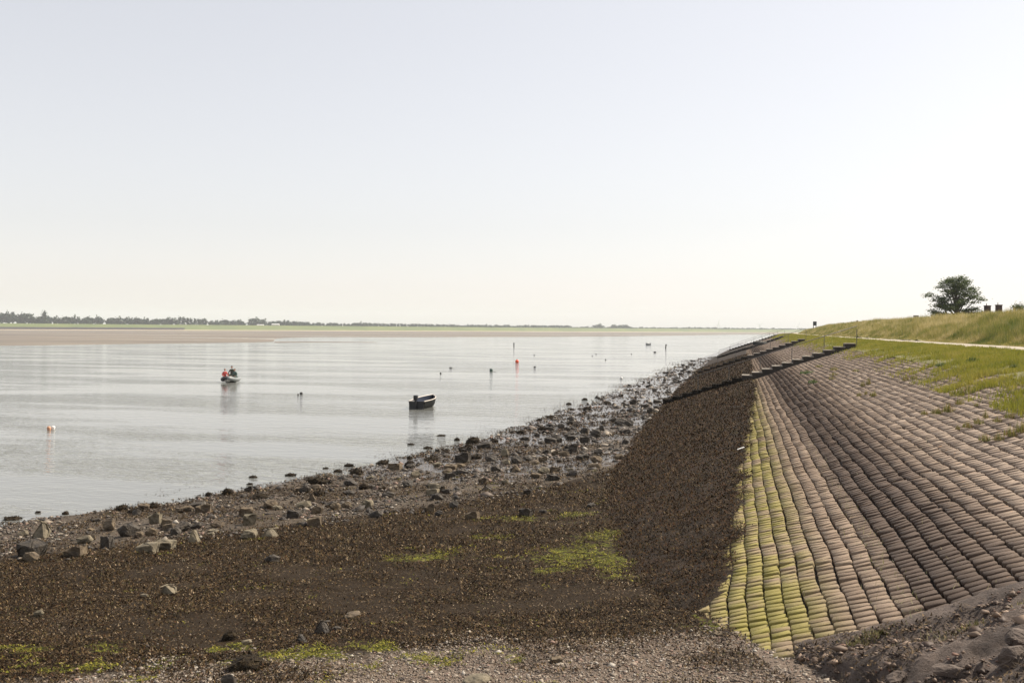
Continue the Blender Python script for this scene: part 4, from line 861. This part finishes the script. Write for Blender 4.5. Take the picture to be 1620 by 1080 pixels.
bank_grass()
def tuft_mesh(seed, pal, n=70, spread=.5, hmul=1.0):
    g = np.random.default_rng(seed); r = np.sqrt(g.random(n)) * spread; a = g.uniform(0, 2 * PI, n); P = np.stack([r * np.cos(a), r * np.sin(a) * .8, -.05 + 0 * r], -1)
    R = rot_mats(a + PI / 2 + g.normal(0, .7, n), -np.abs(g.normal(.25, .22, n))); hgt = (1.05 - .5 * r / spread) * g.uniform(.55, 1.1, n) * hmul
    V, F = scatter(BL_V, BL_F, P, R, np.stack([np.full(n, .055), np.full(n, .055), hgt], -1)); c = pick(pal, g.random(n)); return np_mesh('grass_tuft', V, F, M['grass'], np.repeat(c, 3, 0))
TP = np.array([(.10, .12, .02), (.19, .19, .04), (.33, .27, .11), (.20, .12, .05)]); TG = np.array([(.04, .075, .012), (.07, .11, .018), (.12, .14, .03)])
TUFT = [tuft_mesh(i, TP) for i in range(4)]; SHRUB = [tuft_mesh(20 + i, TG, 160, .55, .8) for i in range(2)]
TL = [(1278, 591, 26, 8, 1, 'low dark green cushion plant against the stairs, upper of two'), (1287, 606, 20, 9, 1, 'low dark green cushion plant on the paving, lower of two'),
 (1296, 581, 15, 6, 0, 'dry grass tuft just below the upper stairs'), (1320, 586, 18, 8, 0, 'straw-coloured tuft in paving beside the berm edge'), (1320, 594, 18, 6, 0, 'flat tuft below the straw-coloured one'), (1316, 600, 14, 6, 0, 'lowest tuft of three stacked up the paving'), (1354, 588, 16, 6, 0, 'green-brown tuft at the berm edge above the paving'),
 (1365, 611, 9, 11, 0, 'narrow upright tuft, left one of a pair higher on the paving'), (1374, 608, 10, 13, 0, 'taller upright tuft, right one of a pair higher on the paving'), (1359, 627, 10, 8, 0, 'pale small tuft, first of three in a row'), (1370, 625, 8, 10, 0, 'small tuft, middle of three in a row'), (1382, 627, 14, 12, 0, 'dark-stemmed tuft, last of three in a row'),
 (1433, 602, 18, 12, 0, 'reddish-stemmed tuft on the ragged berm edge'), (1447, 600, 16, 10, 0, 'pale tuft beside the reddish-stemmed one'), (1462, 656, 16, 9, 0, 'yellow tuft at the lower end of a long tuft row'), (1483, 655, 22, 14, 0, 'broad straw tuft in the long tuft row'), (1500, 652, 24, 18, 0, 'tallest green tuft in the long tuft row'), (1518, 640, 18, 15, 0, 'thin tuft at the upper end of the long tuft row'), (1545, 643, 10, 8, 0, 'faint tuft between long row and grass patch'),
 (1532, 622, 32, 15, 0, 'broad green-yellow tuft high on the paving'), (1510, 624, 14, 8, 0, 'small yellow tuft beside the broad high one'),
 (1515, 680, 10, 9, 0, 'little brown tuft alone on the paving below'), (1530, 677, 16, 14, 0, 'brown-based tuft of the middle clump'), (1548, 671, 20, 12, 0, 'yellow-green tuft of the middle clump'), (1559, 662, 9, 18, 0, 'tall thin tuft at the top of the middle clump'), (1578, 668, 18, 10, 0, 'rusty tuft behind the lowest big clump'), (1597, 662, 20, 13, 0, 'orange-based tuft near the frame edge'),
 (1558, 698, 22, 15, 0, 'yellow tuft at the lowest end of the biggest clump'), (1580, 697, 20, 16, 0, 'dense yellow-green tuft of the biggest clump'), (1598, 690, 24, 20, 0, 'tall tuft in the biggest clump'), (1615, 684, 26, 24, 0, 'largest green tuft touching the frame edge'), (1605, 640, 14, 14, 0, 'lone green tuft near the frame edge above the clumps'), (1540, 575, 30, 16, 1, 'bright green grass clump on the berm'), (1605, 585, 16, 15, 1, 'dark green clump on the berm near the frame edge'), (1490, 580, 24, 10, 1, 'small green clump on the berm, left of the brighter one')]
for i, (px, py, wd, ht, kd, lab) in enumerate(TL):
    p = ground_hit(px, py, dike_z); k_ = depth_of(p.x, p.y) / F_PX
    o = link('cushion_plant' if kd and i < 2 else 'grass_tuft', SHRUB[i % 2] if kd else TUFT[i % 4]); o.location = (p.x, p.y, p.z + .02); o.scale = (wd * k_, wd * k_, ht * k_ * 1.15); o.rotation_euler = (0, 0, i * 1.7); tag(o, lab, 'plant' if kd else 'grass', 'grass tufts on the slope')
def joint_plants():                                      # dry wisps in the paving joints and on the mound
    n = 420; S = plaw(n, 9.2, 26, 1.6); l = np.where(RNG.random(n) < .75, 1.78 + RNG.normal(0, .10, n), RNG.uniform(.3, 4, n)); P = np.stack([l, S, dike_z(l, S) + .02], -1)
    P[:, 2] = np.where(S < 10.4, np.array([mound_z(a, b) for a, b in zip(l, S)]), P[:, 2])
    grass_obj('dry_wisps', P, RNG.uniform(.03, .13, n), np.full(n, .007), pick(np.array([(.12, .13, .03), (.42, .37, .22)]), RNG.random(n)), .9)
    n = 1300; c = RNG.integers(0, 9, n); cx = RNG.uniform(.3, 2.8, 9); cy = RNG.uniform(7.8, 10.2, 9); l = cx[c] + RNG.normal(0, .09, n); S = cy[c] + RNG.normal(0, .07, n)
    P = np.stack([l, S, np.array([mound_z(a, b) for a, b in zip(l, S)])], -1); grass_obj('mound_moss', P, RNG.uniform(.02, .07, n), np.full(n, .008), pick(np.array([(.05, .05, .012), (.20, .19, .05), (.34, .28, .14)]), RNG.random(n) ** 1.5), .8)
joint_plants()

# ------------------------------------------------------------------ on and behind the dike crest
def leaf_mesh(name, C, size, seed, pal, m):
    g = np.random.default_rng(seed); n = len(C); q = np.array([(-.5, -.35, 0), (.5, -.3, .1), (.45, .4, -.05), (-.4, .35, .08)]); R = rot_mats(g.uniform(0, 2 * PI, n), g.normal(0, .8, n))
    V, F = scatter(q, np.array([(0, 1, 2, 3)]), C, R, size * g.uniform(.6, 1.4, n)); c = pick(pal, g.random(n)); return np_mesh(name, V, F, m, np.repeat(c, 4, 0))
LP = np.array([(.024, .044, .008), (.055, .085, .014), (.11, .14, .026)])
def big_tree():
    D = 150.0; base = at_depth(1512, 505, D); root = empty('tree', (base.x, base.y, 1.8)); tag(root, 'dark open-crowned tree rising behind the grassy dike crest', 'tree')
    ztop = at_depth(1512, 436, D).z - 1.8; k_ = D / F_PX; tr = MB()
    tr.tube([(0, 0, 0), (.1, 0, 3), (.05, .1, 6), (.1, 0, 9), (-.1, 0, ztop - 1.2)], [.42, .34, .26, .16, .05], 9); g = random.Random(4); CL = []
    cy, sy = math.cos(YAW), math.sin(YAW)
    # limbs: (height fraction, sideways reach in px from 1512, depth reach, end row)
    limbs = [(.42, -42, 0, 466), (.40, -38, 1.5, 491), (.42, -30, -2, 497), (.5, -24, -1, 476), (.45, 30, 0, 487), (.46, 36, 1, 471), (.52, 28, -2, 462), (.6, -22, 1, 452), (.62, 24, 1, 455), (.7, -14, -1, 446), (.72, 16, 0, 447), (.8, -6, 1, 441), (.48, 10, -3, 478), (.5, 4, 3, 470), (.45, -12, -3, 486), (.44, 16, 3, 493), (.66, 4, -2, 450), (.55, -32, 2, 482), (.40, 40, -1, 494), (.58, 12, 2, 463), (.43, -22, 0, 499), (.43, 26, -2, 499), (.62, -10, 2, 458), (.8, 6, -1, 439), (.75, -8, 0, 442), (.6, 28, 0, 468), (.58, -26, 0, 470), (.8, 12, 1, 443)]
    for hf, dx, dd, row in limbs:
        z0 = hf * ztop; ex = dx * k_; ez = at_depth(1512, row, D).z - 1.8; e = Vector((ex * cy - dd * sy * -1, ex * sy + dd * cy, ez)); s0 = Vector((0, 0, z0 * .9)); mid = s0.lerp(e, .5) + Vector((0, 0, .4))
        tr.tube([s0, mid, e], [.13, .08, .03], 6); CL += [(e, 1.0), (mid.lerp(e, .55), .95), (e + Vector((g.uniform(-.6, .6), g.uniform(-.6, .6), -.25)), .8)]
        if g.random() < .6: CL.append((mid + Vector((g.uniform(-.5, .5), g.uniform(-.5, .5), .35)), .8))
        CL.append((s0.lerp(e, .38) + Vector((g.uniform(-.6, .6), g.uniform(-.6, .6), g.uniform(.2, .9))), .85))
    tr.build('trunk', M['bark'], root); r = np.random.default_rng(9); P = []
    for c, s_ in CL:
        n = 130; d = r.normal(0, 1, (n, 3)) * np.array([.50, .50, .17]) * s_; P.append(np.array(c)[None] + d)
    link('crown', leaf_mesh('crown', np.concatenate(P), .17, 3, LP, M['leaf']), root)
big_tree()
def shrub_right():
    D = 120.; b = at_depth(1622, 488, D); root = empty('bush', (b.x, b.y, b.z - 4.5)); tag(root, 'pale green bush tip showing over the crest at the frame edge', 'bush')
    MB().tube([(0, 0, 0), (0, 0, 3), (0, .1, 4.6)], [.15, .1, .03], 6).build('stem', M['bark'], root); r = np.random.default_rng(3)
    link('crown', leaf_mesh('crown', np.concatenate([np.array((r.uniform(-.9, .9), r.uniform(-1, 1), 4.2 + .7 * r.random())) + r.normal(0, .3, (120, 3)) for _ in range(9)]), .16, 5, np.array([(.06, .08, .02), (.13, .15, .04)]), M['leaf']), root)
shrub_right()
def house():
    D = 150.; a = at_depth(1562, 492, D); b = at_depth(1580, 492, D); c = (a + b) / 2; root = empty('house', (c.x, c.y, 1.7), YAW); tag(root, 'brick house hidden behind the dike, only roof ridge and chimneys showing', 'house')
    zr = c.z - 1.7 - .15; MB().box((.8, 0, 2.0), (9, 7, 4.0)).build('wall', M['wall'], root)
    rf = MB().loft([[Vector((x, -4, 3.9)), Vector((x, 0, zr)), Vector((x, 4, 3.9))] for x in (-3.9, 5.5)], cap=True).build('roof', M['rooft'], root)
    for x, e in ((-.9, 0), (.9, .25)):
        ch = MB().box((x, 0, zr + .30), (.76, .7, 1.35 + e)).box((x, 0, zr + .98 + e / 2), (.86, .8, .12)).build('chimney', M['brick'], root); MB().tube([(x - .15, 0, zr + 1.0), (x - .15, 0, zr + 1.36 + e / 2)], .06, 8).build('chimney_pot', M['brick'], ch)
    for x in (-2, 1, 4):
        f = MB().box((x, -3.52, 2), (1.0, .08, 1.3)).build('window', M['white'], root); MB().box((x, -3.58, 2), (.8, .03, 1.1)).build('pane', M['glass'], f)
house()
def crest_things():
    D = 240.; b = at_depth(1289, 520.5, D); root = empty('sign_board', (b.x, b.y, b.z), YAW); tag(root, 'dark square sign on two legs standing on the dike crest', 'sign')
    MB().box((0, 0, 1.42), (.92, .08, 1.05), bev=.02).build('board', M['signm'], root)
    for x in (-.33, .33): MB().box((x, .08, .3), (.14, .1, 2.2)).build('leg', M['post'], root)
    D = 118.; b = at_depth(1449, 505, D); root = empty('marker_stone', (b.x, b.y, b.z - .1), YAW); tag(root, 'small pale box-shaped marker on the dike crest', 'marker')
    MB().box((0, 0, .28), (.52, .4, .5), bev=.04).build('body', M['pale'], root); MB().box((0, 0, .56), (.58, .46, .06), bev=.02).build('lid', M['shaded_concrete'], root)
    D = 165.; b = at_depth(1356, 511.5, D); root = empty('crest_post', (b.x, b.y, b.z - .3), YAW); tag(root, 'short dark post sticking up from the crest grass', 'post')
    MB().box((0, 0, .4), (.18, .18, .8), bev=.03).build('shaft', M['post'], root); MB().box((0, 0, .82), (.24, .24, .06)).build('cap', M['pale'], root)
crest_things()

# ------------------------------------------------------------------ far shore
def far_sheet(name, cols, m, z_near, z_far, kind='structure'):
    """cols: (picture column, near depth, far depth) of a ground strip on the other bank"""
    rows = []
    for px, d0, d1 in cols:
        d = px_dir(px, 530)[:2]; rows.append([(d[0] * (d0 + (d1 - d0) * t), d[1] * (d0 + (d1 - d0) * t), z_near + (z_far - z_near) * t) for t in np.linspace(0, 1, 12)])
    A = np.array(rows); return link(name, grid_mesh(name, A[:, :, 0], A[:, :, 1], A[:, :, 2], m), kind=kind)
def dep(px, py, z=0.0): p = at_z(px, py, z); return depth_of(p.x, p.y)
DK = lambda px: float(np.interp(px, [-500, 0, 300, 700, 1240, 1500], [1150, 1300, 1500, 1900, 2700, 3200]))     # depth of the far dike's foot
edge = [(-500, 556), (-250, 555), (0, 553), (60, 552.3), (120, 550.8), (200, 549.3), (260, 548.3), (320, 547.3), (370, 546.6), (410, 545.6), (432, 544.6), (434, 541), (436, 538), (450, 536), (500, 534.6), (600, 534.6), (700, 534.4), (800, 534.2), (900, 533.6), (1000, 532.6), (1100, 530.6), (1170, 529.4), (1240, 528.8), (1320, 528.4), (1500, 528.2)]
far_sheet('mudflat', [(px, dep(px, py, -.05), DK(px) + 10) for px, py in edge], M['farmud'], -.05, 1.25)
far_sheet('spit', [(px, dep(px, y0, .0), dep(px, y1, .0)) for px, y0, y1 in [(434, 542.2, 540.6), (480, 541.8, 540.6), (540, 541.8, 541.0), (590, 542.0, 541.4), (597, 541.9, 541.8)]], M['farmud'], .02, .10)
far_sheet('salt_marsh', [(px, DK(px) * .86, DK(px) + 12) for px in (-500, 0, 300, 600, 900, 1240, 1500)], M['sand'], 1.12, 1.5)
def prism(name, pts, prof, m):
    rows = []
    for px, D in pts:
        d = px_dir(px, 530)[:2]; rows.append([(d[0] * (D + q), d[1] * (D + q), h) for q, h in prof])
    A = np.array(rows); return link(name, grid_mesh(name, A[:, :, 0], A[:, :, 1], A[:, :, 2], m, smooth=False), kind='structure')
FX = [(px, DK(px)) for px in (-500, -200, 0, 150, 300, 500, 700, 900, 1100, 1240, 1400, 1500)]
prism('far_dike', FX, [(0, 1.3), (18, 4.2), (26, 4.4), (46, 9.6), (52, 9.7), (80, 2), (5000, 2)], M['farturf'])
prism('far_stone_bank', [(px, DK(px) - 42) for px in (-500, -200, 0, 100, 200, 275)] + [(292, DK(292) - 5)], [(0, .9), (14, 4.5), (30, 4.7), (52, 4.3)], M['stone_dark'])

TPF = np.array([(.012, .034, .018), (.024, .055, .026), (.042, .08, .034)])
def crown_pts(seed, kind):
    r = np.random.default_rng(seed); P = []
    if kind == 'round':
        for _ in range(16): c = r.normal(0, 1, 3); c = c / np.linalg.norm(c) * r.uniform(.35, .85) * np.array([.5, .5, .34]) + np.array([0, 0, .62]); P.append(c + r.normal(0, .075, (22, 3)))
    else:
        for i in range(14): h = .22 + .72 * i / 13; rad = .26 * math.sin(min(1, (1.05 - h) * 1.8) * PI / 2) + .06; a = r.uniform(0, 6.28); c = np.array([rad * math.cos(a) * r.random(), rad * math.sin(a) * r.random(), h]); P.append(c + r.normal(0, .085, (24, 3)) * np.array([1, 1, .8]))
    return np.concatenate(P)
CROWN = {k: [leaf_mesh('crown', crown_pts(s_ + (0 if k == 'round' else 50), k), .13, s_, TPF, M['leaf']) for s_ in range(5)] for k in ('round', 'tall')}
TRK = MB().tube([(0, 0, 0), (0, 0, .3), (.01, 0, .6)], [.035, .028, .012], 6).mesh('trunk', M['bark'])
NT = 0
def far_tree(px, top, wpx, kind, label, group, dD=62, base=9.0):
    global NT
    D = DK(px) + dD + random.uniform(0, 12); d = px_dir(px, 515); zt = CAM_H + px_dir(px, top)[2] * D; z0 = 2.0 if dD > 70 else base - 4; h = max(zt - z0, 4); wd = wpx * D / F_PX
    root = empty('tree', (d[0] * D, d[1] * D, z0), random.uniform(0, 6)); tag(root, label, 'tree', group)
    o = link('crown', CROWN[kind][NT % 5], root); o.scale = (wd * 1.75, wd * 1.75, h); t = link('trunk', TRK, root); t.scale = (wd * 1.5, wd * 1.5, h); NT += 1
def tree_run(x0, x1, t0, t1, step, wpx, kind, label, group, jit=1.2, dD=75):
    for px in np.arange(x0, x1, step): far_tree(px + random.uniform(-.2, .2) * step, t0 + (t1 - t0) * (px - x0) / max(1, x1 - x0) + random.uniform(-jit, jit), wpx * random.uniform(.85, 1.2), kind, label, group, dD)
tree_run(-60, 47, 494, 494, 8, 10, 'round', 'tree of the tall green clump at the left end of the far shore', 'trees of the left clump')
far_tree(71, 492.5, 8, 'tall', 'tallest slim tree on the far shore, right of the left clump', None)
tree_run(50, 88, 499, 499, 7, 8, 'round', 'tree in the short row behind the tallest slim tree', 'trees of the first short row')
tree_run(95, 120, 500, 499.5, 7, 8, 'round', 'tree in the second short row, three close together', 'trees of the second short row')
tree_run(125, 141, 500, 500, 7, 8, 'round', 'tree in the pair between two gaps on the far dike', 'trees of the third short row')
tree_run(146, 167, 500, 500, 7, 8, 'round', 'tree in the third group before the long even row', 'trees of the fourth short row')
tree_run(172, 244, 501.5, 502.5, 7, 8.5, 'round', 'tree in the long even row with bare trunks on the far dike', 'trees of the long even row')
far_tree(248, 504, 7, 'round', 'single small tree after the long even row', None)
tree_run(257, 280, 503, 503, 8, 11, 'round', 'rounded tree between the single small tree and the poplar rank', 'rounded trees of the middle')
tree_run(284, 330, 503, 505.5, 6, 7.5, 'tall', 'slim tree in the dense rank left of the high clump', 'poplars of the dense rank')
tree_run(333, 388, 506, 505.5, 7, 9, 'round', 'tree in the lower dense row left of the high clump', 'trees of the lower dense row')
tree_run(398, 422, 502.5, 504, 6, 11, 'round', 'tree of the high rounded clump above the barn', 'trees of the high clump', dD=90)
tree_run(428, 497, 506.5, 509, 6.5, 9, 'round', 'tree of the ragged row right of the high clump', 'trees of the ragged row', dD=90)
tree_run(502, 560, 511, 512, 5.5, 7.5, 'tall', 'slim tree in the even rank after the small gap', 'trees of the even rank', .6, 100)
tree_run(562, 590, 510, 511, 6, 9, 'round', 'slightly taller tree in the middle of the far line', 'taller middle trees', .8, 100)
tree_run(592, 712, 512, 513.5, 5.5, 7.5, 'tall', 'slim tree in the long thin line far across the water', 'trees of the long thin line', .6, 110)
tree_run(714, 822, 513, 514.5, 6, 8.5, 'round', 'tree of the bushy line left of the bare gap', 'trees of the bushy line', 1.0, 120)
for px, tp, wp, lab in [(921, 516, 6, 'small lone conifer-like tree on the distant line'), (946, 512.5, 12, 'first of three big round trees on the distant line'), (969, 513, 11, 'second of three big round trees on the distant line'), (985, 512.5, 14, 'third and widest of three big round trees on the distant line'), (1002, 517.5, 9, 'low round tree right after the three big ones')]:
    far_tree(px, tp, wp, 'round', lab, None, 160)
def far_wood():
    r = np.random.default_rng(8); P = []; Z = []
    for px in np.arange(822, 1330, 1.6):
        D = DK(px) + 190 + r.uniform(0, 60); top = np.interp(px, [822, 850, 900, 905, 930, 1000, 1100, 1240, 1330], [515.5, 515.2, 515.5, 517.6, 518, 518.5, 518.6, 520, 521]) + r.normal(0, .5); d = px_dir(px, 520); zt = CAM_H + px_dir(px, top)[2] * D
        for _ in range(30): P.append((d[0] * D + r.normal(0, 2), d[1] * D + r.normal(0, 2), 2 + (zt - 2) * r.random() ** .6))
    link('distant_wood', leaf_mesh('distant_wood', np.array(P), 4.2, 2, TPF, M['leaf']), kind='stuff')
far_wood()
def barn(px, py, D, wd, ht, label):
    b = at_depth(px, py, D); root = empty('barn', (b.x, b.y, b.z), YAW); tag(root, label, 'barn'); MB().box((0, 0, ht * .3), (wd, wd * .4, ht * .6)).build('wall', M['pale'], root)
    MB().loft([[Vector((x, -wd * .24, ht * .58)), Vector((x, 0, ht)), Vector((x, wd * .24, ht * .58))] for x in (-wd * .52, wd * .52)], cap=True).build('roof', M['barn'], root)
barn(436, 515.8, DK(436) + 62, 13, 4.5, 'low pale-roofed barn below the high tree clump')
barn(412, 516.0, DK(412) + 62, 11, 3.5, 'small grey-green shed left of the low barn')
barn(857, 521.5, DK(857) + 120, 9, 4, 'tiny white farmhouse on the distant line')
barn(1170, 523.4, DK(1170) + 150, 60, 5, 'long pale greenhouse roof under the distant wood')
barn(1130, 523.2, DK(1130) + 150, 40, 5, 'shorter pale greenhouse roof left of the long one')
def turbine(px, hub, D, label, ph):
    b = at_depth(px, hub, D); root = empty('wind_turbine', (b.x, b.y, 1), YAW); tag(root, label, 'wind turbine', 'distant wind turbines'); h = b.z - 1
    MB().tube([(0, 0, 0), (0, 0, h)], [2.4, 1.3], 8).build('tower', M['white'], root); MB().box((0, 0, h), (3, 7, 3)).build('nacelle', M['white'], root)
    for k in range(3):
        a = ph + k * 2 * PI / 3; e = Vector((math.sin(a), 0, math.cos(a))); MB().tube([(0, -4, h), Vector((0, -4, h)) + e * 8, Vector((0, -4, h)) + e * 26], [.8, 1.5, .4], 5).build('blade', M['white'], root)
turbine(1136, 513, 4600, 'leftmost faint wind turbine on the horizon', .2)
turbine(1202, 514, 4800, 'middle faint wind turbine on the horizon', .9)
turbine(1262, 516, 5000, 'faint wind turbine on the horizon nearest the dike', .5)

# ------------------------------------------------------------------ hazy air
hz = N('hazy_air'); t = hz.t; t.nodes.remove(hz.b); pv = t.nodes.new('ShaderNodeVolumePrincipled'); pv.inputs['Color'].default_value = (.90, .945, 1.0, 1); pv.inputs['Density'].default_value = HAZE
pv.inputs['Anisotropy'].default_value = 0.0
t.links.new(pv.outputs[0], t.nodes['Material Output'].inputs['Volume'])
hb = link('haze', MB().box((0, 2900, 52), (17000, 6400, 120)).mesh('haze', hz.m), kind='stuff')
